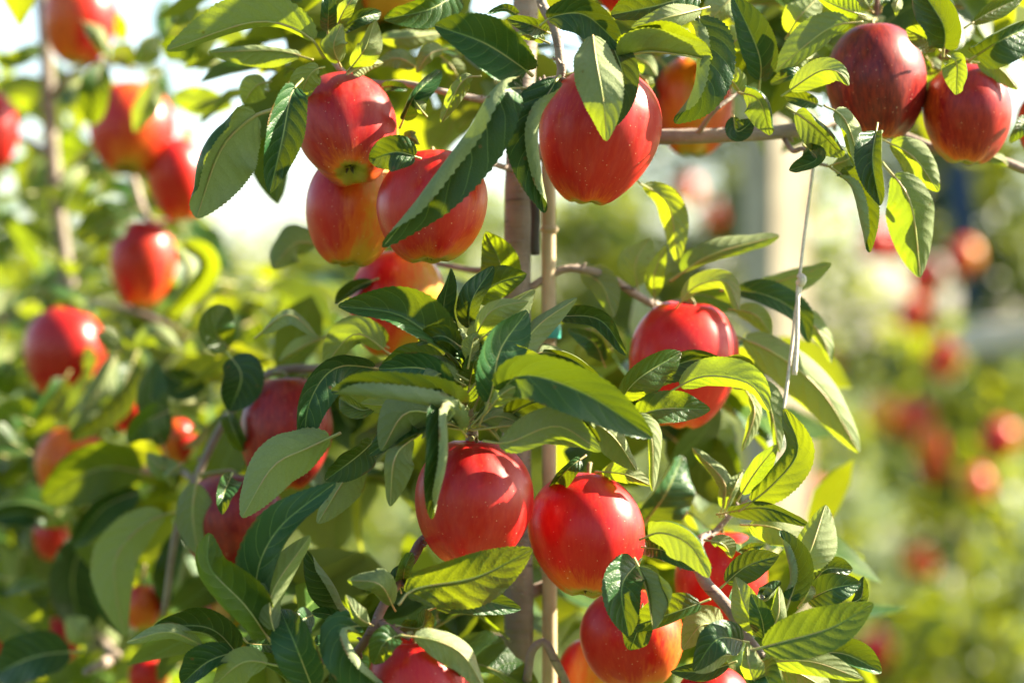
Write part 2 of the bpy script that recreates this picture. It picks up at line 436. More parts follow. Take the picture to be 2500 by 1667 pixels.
B('branch', [(1262, 1245, .1), (1150, 1260, .05), (1040, 1315, .0), (1010, 1356, -.03), (935, 1480, -.06), (912, 1530, -.07), (870, 1590, -.06), (815, 1604, -.05), (740, 1622, -.055), (678, 1592, -.06)], [34, 32, 30, 28, 28, 26, 22, 20, 16], TWIGRED, n=50, nodes=10)
B('branch', [(918, 1516, -.065), (945, 1530, -.075), (975, 1545, -.08), (1000, 1560, -.08)], [22, 22, 18, 10], TWIGRED, nodes=4)
B('branch', [(1264, 1460, .1), (1400, 1400, .11), (1560, 1340, .08), (1690, 1375, .02), (1724, 1425, .0), (1778, 1484, -.02), (1822, 1552, -.03), (1862, 1600, -.05)], [34, 33, 33, 34, 34, 32, 30, 18], TWIG, n=44, nodes=9)
B('branch', [(1690, 1375, .02), (1716, 1312, .04), (1745, 1298, .05), (1795, 1245, .05), (1830, 1215, .05)], [20, 18, 17, 13, 6], TWIG, nodes=5)
B('branch', [(1278, 240, .1), (1330, 205, .04), (1368, 190, -.0), (1368, 140, .0), (1352, 60, .01), (1325, 15, .02), (1310, -60, .02)], [26, 25, 25, 22, 26, 24], TWIG, nodes=9)
B('branch', [(1276, 255, .1), (1180, 244, .07), (1100, 228, .05), (990, 204, .05), (920, 204, .06), (855, 185, .05), (835, 175, .05), (815, 150, .05)], [20, 18, 17, 16, 15], TWIG, nodes=4)
B('branch', [(1266, 1640, .1), (1285, 1660, .06), (1298, 1590, .05), (1328, 1566, .05), (1352, 1606, .05), (1382, 1668, .06), (1440, 1800, .06)], [26, 24, 22, 22, 22, 20, 20], TWIG, n=40)
B('branch', [(1262, 870, .1), (1050, 880, .14), (860, 900, .16), (665, 908, .17), (560, 1010, .2), (482, 1160, .2), (430, 1300, .2), (400, 1500, .22)], [26, 24, 22, 20, 20, 16], TWIG, n=40, nodes=5)
B('branch', [(1262, 640, .1), (1180, 660, .14), (1100, 650, .17), (1000, 628, .19), (960, 620, .19)], [18, 16, 14, 12], TWIG)
B('branch', [(1268, 420, .1), (1150, 385, .06), (1060, 372, .04), (1000, 375, .05), (880, 372, .07)], [16, 14, 12, 9], TWIG)
B('branch', [(2070, 292, .13), (2120, 180, .17), (2138, 48, .13), (2142, -40, .12)], [18, 16, 18, 14], TWIGRED, nodes=3)
B('branch', [(2200, 332, .13), (2262, 240, .16), (2290, 150, .14), (2308, 128, .11), (2330, 100, .11)], [16, 14, 16, 12], TWIGRED, nodes=3)
B('branch', [(1910, 330, .09), (1935, 368, .06), (1962, 364, .05), (1990, 395, .05), (2020, 405, .05)], [14, 13, 12, 8], TWIG)
B('branch', [(1700, 332, .07), (1745, 270, .05), (1800, 230, .06), (1830, 215, .06)], [14, 12, 8], TWIG)
B('branch', [(1262, 1560, .1), (1150, 1540, .16), (1080, 1522, .2), (960, 1500, .25)], [12, 11, 10], TWIG)
# neighbouring tree on the left
BL = lambda *a, **k: branch(TL, *a, **k)
gl = TL.location
trunk(TL, [(gl.x + .03, gl.y, -0.03, 0), (gl.x + .03, gl.y, .5, 0), (240, 1500, 0.76), (215, 1000, 0.76), (178, 740, 0.76), (152, 600, 0.76), (132, 430, 0.76), (122, 300, 0.76), (112, 120, 0.76), (104, 0, 0.76), (90, -300, 0.76), (120, -1500, 0.76)],
      [.015, .012, .0105, .0095, .0082, .0078, .0073, .007, .0066, .0061, .005, .002])
BL('branch', [(124, 236, 0.76), (150, 205, 0.73), (190, 172, 0.72), (250, 150, 0.71), (330, 170, 0.68)], [20, 17, 14, 10], TWIG)
BL('branch', [(112, 372, 0.76), (75, 350, 0.76), (40, 332, 0.76), (-60, 300, 0.76)], [18, 16, 14], TWIG)
BL('branch', [(150, 440, 0.76), (205, 380, 0.72), (290, 330, 0.68), (330, 450, 0.65), (360, 530, 0.61), (420, 540, 0.61), (480, 500, 0.61)], [16, 15, 16, 18, 18, 12], TWIG)
BL('branch', [(165, 660, 0.76), (90, 770, 0.76), (40, 780, 0.76), (-40, 775, 0.76)], [18, 16, 14], TWIG)
BL('branch', [(180, 760, 0.76), (240, 740, 0.65), (330, 760, 0.58), (430, 800, 0.50)], [18, 15, 10], TWIG)
BL('branch', [(225, 1200, 0.76), (300, 1160, 0.58), (420, 1140, 0.36), (470, 1170, 0.25)], [24, 22, 20, 16], TWIG)
BL('branch', [(240, 1500, 0.76), (260, 1580, 0.58), (280, 1600, 0.43), (210, 1640, 0.29)], [30, 34, 34, 20], TWIG)

# ------------------------------------------------------------------ cane, ties, string
CANE = simple('cane', (0.42, 0.33, 0.20), 0.55, 0.25, 25, 0.0006, col2=(0.30, 0.23, 0.13))
ck = empty('support_cane', (P(1341, 833, .1).x, FOC + .1, 0))
tag(ck, 'thin straight tan cane standing beside the slim trunk', 'cane')
mb = MB()
tube(mb, [(ck.location.x + .001, ck.location.y, -.05), (ck.location.x, ck.location.y, .6), P(1342, 1667, .1), P(1340, 900, .1), P(1339, 500, .1), P(1337, 330, .1)], [.0062, .006, .0055, .0052, .005, .0048], n=70, sides=12, wob=.02, rng=rb)
pole = link('pole', mb.build('pole', CANE), ck)
for yy in (560, 990, 1390):                       # cane joints
    mb = MB(); c = P(1341, yy, .1)
    tube(mb, [c + Vector((0, 0, -.0025)), c, c + Vector((0, 0, .0025))], [.0052, .0064, .0052], n=6, sides=12); link('joint', mb.build('joint', CANE), ck)
TAPE = simple('tie_tape', (0.03, 0.26, 0.20), 0.35, 0.3, 80)
RUB = simple('rubber_tie', (0.035, 0.035, 0.03), 0.6, 0.3, 80)
def tie(name, label, y, h, mat):
    mb = MB(); a, b = P(1262, y, .1), P(1341, y, .1); cx, hw_ = (a.x + b.x) / 2, (b.x - a.x) / 2
    n = 40; r = .0118; t = .0012; prof = []
    for k in range(n):
        th = 2 * math.pi * k / n
        prof.append((cx + (hw_ if math.cos(th) > 0 else -hw_) * (1 if abs(math.cos(th)) > .08 else abs(math.cos(th)) / .08), math.cos(th), math.sin(th)))
    for k, (x, c, s) in enumerate(prof):
        rr = r if c < 0 else .0066
        rr = r + (.0066 - r) * (c * .5 + .5)
        for dr, dz in ((0, -h / 2), (t, -h / 2), (t, h / 2), (0, h / 2)):
            mb.v.append((x + c * (rr + dr), a.y + s * (rr + dr), a.z + dz))
    for k in range(n):
        k2 = (k + 1) % n
        for q in range(4):
            q2 = (q + 1) % 4; mb.f.append((k * 4 + q, k2 * 4 + q, k2 * 4 + q2, k * 4 + q2))
    return tag(link(name, mb.build(name, mat, smooth=False)), label, 'tree tie')
tie('tree_tie', 'teal plastic tape binding trunk and cane above the central leaf cluster', 808, .0095, TAPE)
mb = MB(); tube(mb, [P(1303, 440, .085), P(1308, 520, .082), P(1306, 580, .083), P(1307, 622, .085)], [.0028, .0034, .0030, .0032], n=16, sides=6)
mb2 = [(x, FOC + .084 + (y - FOC - .084) * .35, z) for x, y, z in mb.v]; mb.v = mb2
tag(link('rubber_strap', mb.build('rubber_strap', RUB)), 'short dark rubber strap hanging between trunk and cane', 'strap')

STR = simple('twine', (0.62, 0.56, 0.48), 0.8, 0.25, 500, 0.0004)
sg = empty('string', P(1985, 330, .06)); tag(sg, 'thin pale string knotted halfway, hanging from the right-hand branch', 'string')
mb = MB(); tube(mb, [P(1990, 318, .07), P(1985, 405, .05), P(1968, 540, .045), P(1953, 668, .04), P(1957, 690, .04), P(1943, 754, .04), P(1932, 854, .04), P(1912, 997, .035), P(1880, 1120, .05), P(1830, 1218, .05)], [.0011] * 10, n=60, sides=7, wob=.1, rng=rb)
link('cord', mb.build('cord', STR), sg)
mb = MB(); tube(mb, [P(1950, 672, .038), P(1960, 680, .036), P(1956, 692, .037), P(1948, 686, .039)], [.002, .0027, .0025, .002], n=12, sides=8); link('knot', mb.build('knot', STR), sg)
mb = MB(); tube(mb, [P(1948, 690, .039), P(1946, 790, .037), P(1944, 850, .037), P(1939, 915, .037)], [.0013, .0015, .0018], n=14, sides=7); link('loose_end', mb.build('loose_end', STR), sg)

# ------------------------------------------------------------------ far post, leaning blue post and pale board
def bar(name, a, b, wx, wy, mat, rot=0.0, parent=None, bev=.006):
    a, b = Vector(a), Vector(b); ax = (b - a).normalized(); u = ax.cross(Vector((0, 1, 0)))
    u = u.normalized() if u.length > .2 else Vector((1, 0, 0)); v = ax.cross(u).normalized()
    u, v = u * math.cos(rot) + v * math.sin(rot), v * math.cos(rot) - u * math.sin(rot)
    mb = MB(); pr = []
    for sx_, sy_ in ((-1, -1), (1, -1), (1, 1), (-1, 1)):
        pr += [(sx_ * (wx / 2 - (bev if k == 0 else 0)), sy_ * (wy / 2 - (0 if k == 0 else bev))) for k in ((0, 1) if sx_ * sy_ < 0 else (1, 0))]
    for t in (0, .33, .66, 1):
        for p, q in pr: mb.v.append(tuple(a + (b - a) * t + u * p + v * q))
    for i in range(3):
        for k in range(8): mb.f.append((i * 8 + k, i * 8 + (k + 1) % 8, i * 8 + 8 + (k + 1) % 8, i * 8 + 8 + k))
    mb.f.append(tuple(range(7, -1, -1))); mb.f.append(tuple(range(24, 32)))
    return link(name, mb.build(name, mat, smooth=False), parent)
POSTM = simple('weathered_post', (0.36, 0.31, 0.22), 0.8, 0.3, 9, 0.004, col2=(0.26, 0.22, 0.15))
p0 = P(1893, 833, 3.4)
tag(bar('wooden_post', (p0.x, p0.y, -.2), (p0.x, p0.y, 2.6), .105, .105, POSTM, rot=.6), 'thick weathered square wooden post standing in the far row', 'post')
BLUE = simple('blue_paint', (0.012, 0.045, 0.12), 0.5, 0.3, 8)
PALE = simple('pale_board', (0.70, 0.66, 0.60), 0.7, 0.1, 6)
GREY = simple('grey_post', (0.30, 0.28, 0.25), 0.8, 0.2, 8, .003)
tag(bar('leaning_post', P(2450, 1330, 5.0), P(2335, 390, 5.0), .07, .06, BLUE), 'dark blue post leaning among the far apple trees', 'post')
tag(bar('board', P(2340, 828, 4.6), P(2640, 806, 4.6), .08, .025, PALE), 'pale horizontal board crossing the leaning blue post', 'board')

# ------------------------------------------------------------------ apples
def apple_mesh(w_, h_, taper=0.5, lobes=0.05, nseg=36, seed=0, nring=26):
    """lathe around local z, centre at origin; stem cavity on top, basin with five lobes below"""
    r = random.Random(seed); R = w_ / 2; H = h_ / 2
    prof = []
    for i in range(nring + 1):
        t = i / nring * math.pi                       # 0 top .. pi bottom
        s, c = math.sin(t), math.cos(t)
        rad = (abs(s) ** 0.97) * (1 + 0.15 * taper * c - 0.04 * taper * c * c)
        z = c
        if c > 0: z -= 0.30 * math.exp(-(s / 0.19) ** 2)      # stem cavity
        else:     z += 0.22 * math.exp(-(s / 0.19) ** 2)      # calyx basin
        prof.append((rad, z))
    rm = max(p[0] for p in prof); zs = [p[1] for p in prof]; zm = (max(zs) - min(zs)) / 2; zc = (max(zs) + min(zs)) / 2
    a1, a2, sq = r.uniform(0, 6.28), r.uniform(0, 6.28), r.uniform(0.015, 0.045); shear = r.uniform(-.06, .06)
    mb = MB(); n5 = r.uniform(0, 6.28)
    for i, (rad, z) in enumerate(prof):
        for k in range(nseg + 1):
            th = 2 * math.pi * k / nseg
            low = max(0, -math.cos(i / nring * math.pi)) ** 1.3
            f = 1 + sq * math.cos(2 * th + a1) + 0.02 * math.cos(3 * th + a2) + lobes * low * math.cos(5 * th + n5)
            x, y = rad / rm * R * f * math.cos(th), rad / rm * R * f * math.sin(th)
            zz = (z - zc) / zm * H
            zz += H * 0.05 * low * math.cos(5 * th + n5 + math.pi) * min(1, rad * 1.5) + H * 0.035 * math.cos(th + a2) * rad
            mb.v.append((x + shear * zz, y, zz)); mb.uv.append((k / nseg, 1 - i / nring))
    for i in range(nring):
        for k in range(nseg):
            a = i * (nseg + 1) + k; mb.f.append((a, a + nseg + 1, a + nseg + 2, a + 1))
    zt = (prof[0][1] - zc) / zm * H; zb = (prof[-1][1] - zc) / zm * H
    return mb, zt, zb
ra = random.Random(11)
GL = 'blurred apples on the neighbouring tree'
def apple(cx, cy, w_, h_, d, label, lean=0, pitch=0, spin=0, yel=.5, dark=.3, bloom=.4, att=None, taper=.5, group='apples on the near trees'):
    if group == GL:
        d *= .72; att = att and (att[0], att[1], att[2] * .72)
    c = P(cx, cy, d); W, H = px(w_, d), px(h_, d)
    root = empty('apple', c); tag(root, label, 'apple', group)
    seed = ra.randrange(9999)
    mb, zt, zb = apple_mesh(W, H, taper, ra.uniform(.02, .05), seed=seed)
    rot = Matrix.Rotation(math.radians(lean), 4, 'Y') @ Matrix.Rotation(math.radians(-pitch), 4, 'X') @ Matrix.Rotation(math.radians(spin), 4, 'Z')
    root.rotation_euler = rot.to_euler()
    def child(name, me):
        o = bpy.data.objects.new(name, me); C.objects.link(o); o.parent = root; return o
    o = child('skin', mb.build('skin', APPLE)); o.color = (yel, dark, bloom, 1)
    # calyx: five dried sepals in the basin
    mb = MB(); rs = W * .045
    for k in range(5):
        th = k * 1.2566 + ra.uniform(-.2, .2); cs, sn = math.cos(th), math.sin(th)
        base = Vector((cs * rs * .5, sn * rs * .5, zb - H * .0 + .0006)); tip = Vector((cs * rs * ra.uniform(.9, 1.5), sn * rs * ra.uniform(.9, 1.5), zb - H * .075))
        sd_ = Vector((-sn, cs, 0)) * rs * .5; b0 = len(mb.v)
        mb.v += [tuple(base + sd_), tuple(base - sd_), tuple((base + tip) / 2 - sd_ * .7 - Vector((0, 0, .0006))), tuple((base + tip) / 2 + sd_ * .7 - Vector((0, 0, .0006))), tuple(tip)]
        mb.f += [(b0, b0 + 1, b0 + 2, b0 + 3), (b0 + 3, b0 + 2, b0 + 4)]
    child('calyx', mb.build('calyx', CALYX))
    # stem, from the cavity to the spur it hangs on
    rw = Matrix.Translation(c) @ rot; inv = rw.inverted()
    top = Vector((0, 0, zt - .002)); mid = Vector((0, 0, H * .5 + .003))
    end = inv @ P(*att) if att else Vector((ra.uniform(-.006, .006), ra.uniform(-.006, .006), H * .5 + .016))
    if (end - mid).length > .05: end = mid + (end - mid).normalized() * .05
    mb = MB(); tube(mb, [top, mid, end], [.0013, .0011, .0017], n=10, sides=7); child('stem', mb.build('stem', STEM))
    return root
apple(846, 317, 250, 274, .03, 'pink-red apple tipped forward so its green-ringed blossom end shows', lean=-8, pitch=38, spin=60, yel=.25, dark=.4, bloom=1.0, att=(850, 180, .05), taper=.5)
apple(862, 512, 236, 270, .075, 'red and orange apple tucked under the one showing its blossom end', lean=4, pitch=8, spin=-40, yel=.7, dark=.1, bloom=.5, att=(880, 372, .07))
apple(1055, 505, 268, 266, .0, 'rosy apple behind the long dark leaf with a pale rolled edge', lean=0, pitch=8, spin=20, yel=.5, dark=.15, bloom=.9, att=(1060, 372, .04))
apple(970, 742, 240, 250, .13, 'blurred orange-red apple hidden below the upper left trio of apples', pitch=5, spin=-30, yel=.8, dark=.1, bloom=.3, att=(970, 620, .19))
apple(1460, 335, 288, 322, .0, 'tall red apple hanging alone with a pale leaf curling down its front', lean=6, pitch=3, spin=150, yel=.35, dark=.2, bloom=.6, att=(1370, 190, .0), taper=1.0)
apple(1690, 262, 196, 232, .24, 'blurred red apple with yellow base behind the thick right-hand branch', spin=-90, yel=.6, dark=.1, bloom=.2, att=(1690, 140, .24))
apple(945, -50, 190, 200, .16, 'orange apple with yellow base cut off above the upper leaves', spin=-80, yel=.95, dark=0, bloom=.2)
apple(1530, -55, 180, 190, .16, 'red apple peeping out above the tall lone apple', spin=60, yel=.4, dark=.1, bloom=.2)
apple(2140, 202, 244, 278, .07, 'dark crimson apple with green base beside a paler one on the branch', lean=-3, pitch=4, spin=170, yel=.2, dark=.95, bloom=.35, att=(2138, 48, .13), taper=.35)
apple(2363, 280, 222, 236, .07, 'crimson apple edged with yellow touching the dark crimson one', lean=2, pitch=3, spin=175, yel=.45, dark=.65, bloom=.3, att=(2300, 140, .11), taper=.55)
apple(2562, 305, 160, 170, .16, 'orange apple half cut off beyond the crimson apple edged with yellow', spin=-60, yel=.8, dark=0, bloom=.2)
apple(1668, 890, 268, 300, .10, 'bright red apple with a sun-bleached side above curling leaves', lean=8, pitch=-6, spin=150, yel=.35, dark=.1, bloom=.15, att=(1615, 748, .15), taper=.8)
apple(1155, 1226, 302, 296, -.025, 'speckled red apple hanging right under the central leaf cluster', lean=3, pitch=2, spin=160, yel=.2, dark=.25, bloom=.75, att=(1150, 1072, -.045), taper=.45)
apple(1434, 1306, 276, 288, .015, 'round scarlet apple with green dimpled base beside the speckled one', lean=2, pitch=16, spin=170, yel=.3, dark=.05, bloom=.15, att=(1440, 1130, .03), taper=.55)
apple(1545, 1560, 250, 236, .05, 'red and orange apple partly covered by dark leaves below the scarlet one', lean=-3, pitch=8, spin=-10, yel=.5, dark=.15, bloom=.3, att=(1560, 1420, .06))
apple(1762, 1420, 232, 240, .09, 'red apple behind the knobbly lower right branch', pitch=0, spin=150, yel=.4, dark=.1, bloom=.4, att=(1740, 1298, .05))
apple(1445, 1660, 176, 200, .14, 'blurred orange-red apple behind the cane near the hooked stem', spin=-70, yel=.75, dark=0, bloom=.2)
apple(1745, 1730, 190, 200, .0, 'red apple just showing under the lowest right leaf cluster', spin=120, yel=.3, dark=.35, bloom=.4)
apple(1030, 1698, 262, 290, -.07, 'red apple with pale freckles rising below the reddish twig', lean=-8, pitch=-8, spin=170, yel=.25, dark=.15, bloom=.4, att=(985, 1552, -.08))
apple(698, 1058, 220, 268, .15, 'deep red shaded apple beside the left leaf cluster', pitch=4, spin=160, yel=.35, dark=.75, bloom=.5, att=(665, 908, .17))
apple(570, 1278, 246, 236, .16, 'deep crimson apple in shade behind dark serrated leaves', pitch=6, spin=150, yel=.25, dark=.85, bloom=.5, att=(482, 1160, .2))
apple(560, 1525, 150, 160, .3, 'dim orange apple behind the lower left leaf fan', spin=-80, yel=.9, dark=.2, bloom=.1)
apple(194, 52, 186, 206, .95, 'blurred salmon-red apple with a small leaf on it beside the grey stem', spin=-120, yel=.4, dark=.1, bloom=.5, att=(190, -50, .98), group=GL)
apple(-28, 318, 150, 190, .95, 'blurred red apple half cut off left of the grey stem', spin=150, yel=.2, dark=.4, bloom=.6, group=GL)
apple(320, 316, 216, 222, .8, 'blurred red apple with yellow blossom end, a pale leaf lying across it', lean=4, pitch=20, spin=-60, yel=.35, dark=.1, bloom=.3, att=(330, 200, .85), group=GL)
apple(432, 440, 150, 194, .8, 'blurred orange-red apple behind the large grey-green leaf', lean=-8, spin=-120, yel=.3, dark=.1, bloom=.2, att=(420, 350, .85), group=GL)
apple(348, 646, 160, 204, .8, 'blurred oval red apple with a yellow-orange base', lean=6, pitch=5, spin=-50, yel=.3, dark=.35, bloom=.5, att=(385, 540, .85), taper=.9, group=GL)
apple(157, 862, 206, 214, .75, 'blurred glossy red apple crossed by long green leaves', lean=14, spin=150, yel=.35, dark=.35, bloom=.2, att=(190, 750, .8), group=GL)
apple(172, 1136, 170, 176, .7, 'blurred orange-red apple above the big dark shaded leaves', spin=-100, yel=.6, dark=0, bloom=.1, group=GL)
for (x, y, d, lb) in ((128, 1312, .75, 'blurred salmon apple sliver among the dark shaded leaves'), (348, 1482, .45, 'dim red apple below the twisted grey-green leaf'),
                      (8, 1566, .6, 'dim red apple at the edge of the dark leaves, low down'), (150, 1560, .6, 'dim crimson apple behind the small pale leaf'),
                      (362, 1650, .55, 'dim orange apple low under the dark stem'), (318, 1000, .7, 'blurred orange apple sliver behind the teal upright leaf'),
                      (432, 1075, .6, 'blurred orange-pink apple peeping left of the shaded apple')):
    apple(x, y, 96, 106, d, lb, spin=ra.uniform(-180, 180), yel=.5, dark=.15, bloom=.2, group=GL)

# ------------------------------------------------------------------ leaves one can tell apart, read off the photograph
rl = random.Random(21)
def lf(crop, s, w_, roll=0, fold=15, cl=0, cr=0, d=0.0, t=None, tree=None, th=None, pf=.14, bulge=None, twist=0, nv=5):
    q = cp(crop, s); k = CROP[crop][2]; n = len(q)
    if tree is TL: d *= .72
    tilt = rl.uniform(-.03, .02) if t is None else t
    bu = rl.uniform(-.018, .0) if bulge is None else bulge
    pts = []
    for i, (x, y) in enumerate(q):
        u = i / (n - 1); pts.append(P(x, y, d + tilt * u + bu * math.sin(math.pi * u)))
    big = d > .45
    jit = 4 if (cl or cr) else 16
    curled = bool(cl or cr)
    if not cl: cl = rl.uniform(-25, 60)
    if not cr: cr = rl.uniform(-25, 60)
    mb = leaf_mesh(pts, px(w_ / k, d) * 1.16, roll + rl.uniform(-jit, jit), fold + rl.uniform(-8, 16), cl, cr, pf, nu=24 if big else 58, nv=3 if big else nv, rng=rl, twist=twist + rl.uniform(-30, 30))
    mb.thin = (rl.uniform(.0, .2) if rl.random() < .8 else rl.uniform(.4, .8)) if abs(roll) < 90 else rl.uniform(.35, 1.)  # undersides set to glow as if backlit, most tops kept dark as if shaded
    if curled: mb.thin = rl.uniform(.0, .15) if abs(roll) < 90 else .4
    if th is not None: mb.thin = th
    if tree is TL: mb.thin = rl.uniform(.3, 1)  # raised so the neighbouring tree glows as if sunlit
    return add_leaf(tree or TM, mb)
U = 180
# -- upper left fan around the tipped apple
lf('c2', '390,540 310,650 250,950 163,1320', 320, 0, 18, d=-.03)
lf('c2', '540,460 470,480 410,560 365,690', 190, U, 5, d=.0)
lf('c2', '180,555 70,590 -20,710', 180, U, 10, d=.07)
lf('c1', '1880,745 1700,820 1500,1040 1345,1490', 450, U, 8, cr=-120, d=.0, t=.0)
lf('c2', '540,400 400,230 60,150 -540,345', 330, 165, 10, d=.01)
lf('c2', '460,410 200,350 -250,360', 190, U, 10, d=.03)
lf('c2', '650,460 600,320 655,165', 200, U, 15, d=.02)
lf('c2', '560,240 565,80 572,-130', 110, 10, 20, d=.02)
lf('c2', '600,240 680,60 790,-70', 120, U, 20, d=.02)
lf('c2', '620,230 770,130 925,88', 140, 20, 15, d=.02)
lf('c2', '690,500 810,340 885,135', 200, U, 15, d=.02)
lf('c2', '690,510 820,450 940,430', 140, 170, 15, d=.01)
lf('c2', '860,260 1100,260 1345,225', 170, U, 15, d=.12)
lf('c2', '1190,480 1050,400 890,435', 120, U, 15, d=.1)
lf('c2', '1380,335 1260,370 1165,500', 120, 170, 15, d=.08)
lf('c2', '1320,370 1420,470 1475,610', 160, U, 15, d=.11)
lf('c2', '1490,-80 1270,60 945,135', 270, 0, 15, d=-.04)
lf('c2', '1960,520 1860,440 1620,290 1290,175', 440, 5, 25, d=-.05, pf=.1)
lf('c2', '1960,600 1740,640 1520,980 935,1690', 400, 0, 15, cr=150, d=-.05, t=-.03, pf=.06, bulge=-.02)
lf('c2', '1970,590 1760,690 1668,1010', 130, 150, 25, d=-.03)
lf('c2', '1200,1085 1030,1040 845,1095', 230, 10, 20, d=-.035, t=0)
lf('c2', '1050,880 1160,650 1335,485', 180, 0, 20, d=.03)
lf('c2', '1240,800 1190,740 1140,665', 95, U, 10, d=.01)
lf('c2', '1610,520 1480,560 1335,840', 170, U, 15, d=-.02)
lf('c2', '1040,1010 1130,940 1190,990', 110, U, 15, d=.06)
lf('c2', '930,600 1010,590 1110,610', 90, 0, 15, d=.05)
# -- top centre fan
lf('c3', '470,520 420,590 280,900 362,1455', 340, 0, 12, cl=150, d=-.05, pf=.08)
lf('c3', '200,115 90,60 -30,95', 100, 0, 15, d=.02)
lf('c3', '400,230 270,170 105,130', 130, 0, 20, d=-.0)
lf('c3', '400,300 250,240 115,265', 120, U, 20, d=-.01)
lf('c3', '330,180 440,110 650,110 905,340', 260, 5, 18, d=-.04)
lf('c3', '690,235 715,420 765,700 786,965', 300, U, 6, cl=20, cr=20, d=-.06, t=-.015, bulge=-.02, pf=.02)
lf('c3', '800,250 890,480 880,690 788,905', 210, 0, 14, cl=15, cr=30, d=-.035, t=-.015, bulge=-.01, pf=.02)
lf('c3', '860,400 1050,350 1280,370 1505,412', 420, -50, 66, d=-.04, pf=.05)
lf('c3', '1500,-90 1170,30 815,105', 320, 0, 15, d=-.02)
lf('c3', '1490,50 1230,115 955,190', 170, U, 15, d=-.04)
lf('c3', '1390,30 1450,300 1420,600 1255,845', 370, 0, 15, cr=135, d=-.01, t=-.02)
lf('c3', '1710,-80 1570,60 1445,205', 220, U, 15, d=.08)
lf('c3', '1490,380 1650,290 1790,190', 250, U, 15, d=.06)
lf('c3', '1830,640 1830,380 1650,-30', 260, 5, 15, d=.02)
lf('c3', '1720,650 1620,540 1480,590', 170, 160, 15, d=.01)
lf('c3', '1680,630 1830,690 1905,925', 220, U, 10, cl=-110, d=-.0)
lf('c3', '1650,760 1680,900 1805,815', 130, 0, 15, d=.02)
lf('c3', '1000,1200 1010,1250 1210,1400 1275,1810', 200, U, 20, d=.07, t=.02)
lf('c3', '940,380 1060,430 1130,520', 150, U, 15, d=.12)
lf('c3', '1000,500 1060,560 1085,640', 90, U, 15, d=.05)
# -- right branch
lf('c4', '330,270 430,110 570,-30', 260, U, 15, d=.07)
lf('c4', '880,110 720,60 550,-20', 170, 160, 15, d=.03)
lf('c4', '860,150 620,200 255,490', 240, 170, 15, d=.02)
lf('c4', '300,660 560,490 700,500 765,585', 190, U, 12, d=-.02, t=-.02)
lf('c4', '290,530 430,420 565,385', 150, U, 15, d=.06)
lf('c4', '470,480 360,520 225,575', 100, 0, 15, d=.03)
lf('c4', '580,730 450,680 320,660', 120, 0, 15, d=.03)
lf('c4', '330,730 520,860 722,1075', 230, U, 12, cl=-115, d=.0)
lf('c4', '590,720 740,830 872,1230', 240, 170, 12, cr=-100, d=-.01)
lf('c4', '960,840 925,1100 977,1405', 240, 0, 18, d=-.02)
lf('c4', '630,1140 800,1290 905,1725', 270, 0, 15, cr=130, d=.0)
lf('c4', '980,950 1200,1070 1375,1310', 230, U, 15, d=.03)
lf('c4', '990,1110 1180,1380 1252,1895', 340, U, 15, d=.02)
lf('c4', '450,990 540,1090 355,1165', 170, 0, 18, d=.02)
lf('c4', '610,1140 760,1090 870,990', 210, U, 15, d=.04)
lf('c4', '1405,390 1410,180 1240,-90', 340, 10, 18, d=.02)
lf('c4', '1390,350 1280,260 1155,200', 160, 0, 15, d=.05)
lf('c4', '1550,195 1720,90 1960,-20', 140, 0, 15, d=.03)
lf('c4', '1580,420 1780,290 2030,170', 310, 10, 18, d=.04)
lf('c4', '1430,380 1500,440 1495,650', 180, U, 12, cl=-100, d=-.01)
lf('c4', '1590,420 1790,470 1920,615', 150, U, 15, d=.05)
lf('c4', '2000,770 1930,880 1865,975', 100, 0, 15, d=.06)
lf('c4', '930,90 880,20 840,-60', 90, U, 20, d=.06)
lf('c4', '980,90 1000,0 1040,-90', 80, 0, 20, d=.06)
lf('c4', '1120,-20 1090,40 1085,110', 80, U, 20, d=.06)
lf('c4', '1290,390 1340,460 1300,560', 120, U, 15, d=.1)
lf('c4', '1700,1060 1800,1090 1850,1140', 90, U, 15, d=.1)
lf('c4', '760,60 880,130 1010,120', 120, U, 15, d=.12)
# -- centre cluster
lf('c6', '1490,1060 1370,890 1060,650 632,580', 400, 33, 38, d=-.03, t=-.02)
lf('c6', '1470,1030 1425,900 1455,745', 120, 0, 20, d=-.03)
lf('c6', '1560,980 1620,720 1970,465', 310, 160, 15, d=-.03)
lf('c6', '1550,600 1690,440 1920,360', 220, 0, 15, d=.0)
lf('c6', '1590,1410 1680,1170 1740,880 1925,612', 320, 8, 15, d=-.07, t=-.0, pf=.22)
lf('c7', '-30,1420 140,1000 300,730 585,525', 210, U, 15, d=-.06, pf=.35)
lf('c6', '1490,1100 1340,1010 1085,1010', 200, U, 15, d=-.05)
lf('c6', '1500,1120 1330,1040 1200,1170', 160, 170, 15, d=-.055)
lf('c6', '1420,1090 1190,940 930,975', 190, 5, 15, d=-.02)
lf('c6', '1500,1420 1300,1265 960,1190 585,1158', 400, 8, 22, cl=115, d=-.06, t=-.03, bulge=-.03)
lf('c6', '1500,1400 1120,1300 925,1570', 340, U, 15, d=-.06)
lf('c10', '1180,-120 1010,40 975,375', 270, U, 15, d=-.06)
lf('s', '1140,1066 1082,1000 1080,1120 1053,1266', 92, 0, 14, cl=130, d=-.07, t=-.02, bulge=-.03, pf=.2)
lf('c6', '1510,1420 1375,1210 1298,1085', 170, 0, 22, cr=135, d=-.08)
lf('c6', '950,1010 620,1000 440,1230 392,1570', 270, 0, 15, d=.0, t=-.03, pf=.08)
lf('c6', '870,1050 640,1110 405,1240', 150, 170, 15, d=-.0)
lf('c6', '920,1240 800,1290 640,1215', 150, 0, 15, d=-.01)
lf('c10', '640,-120 400,-10 180,110 -25,450', 330, 155, 12, d=-.03, pf=.08)
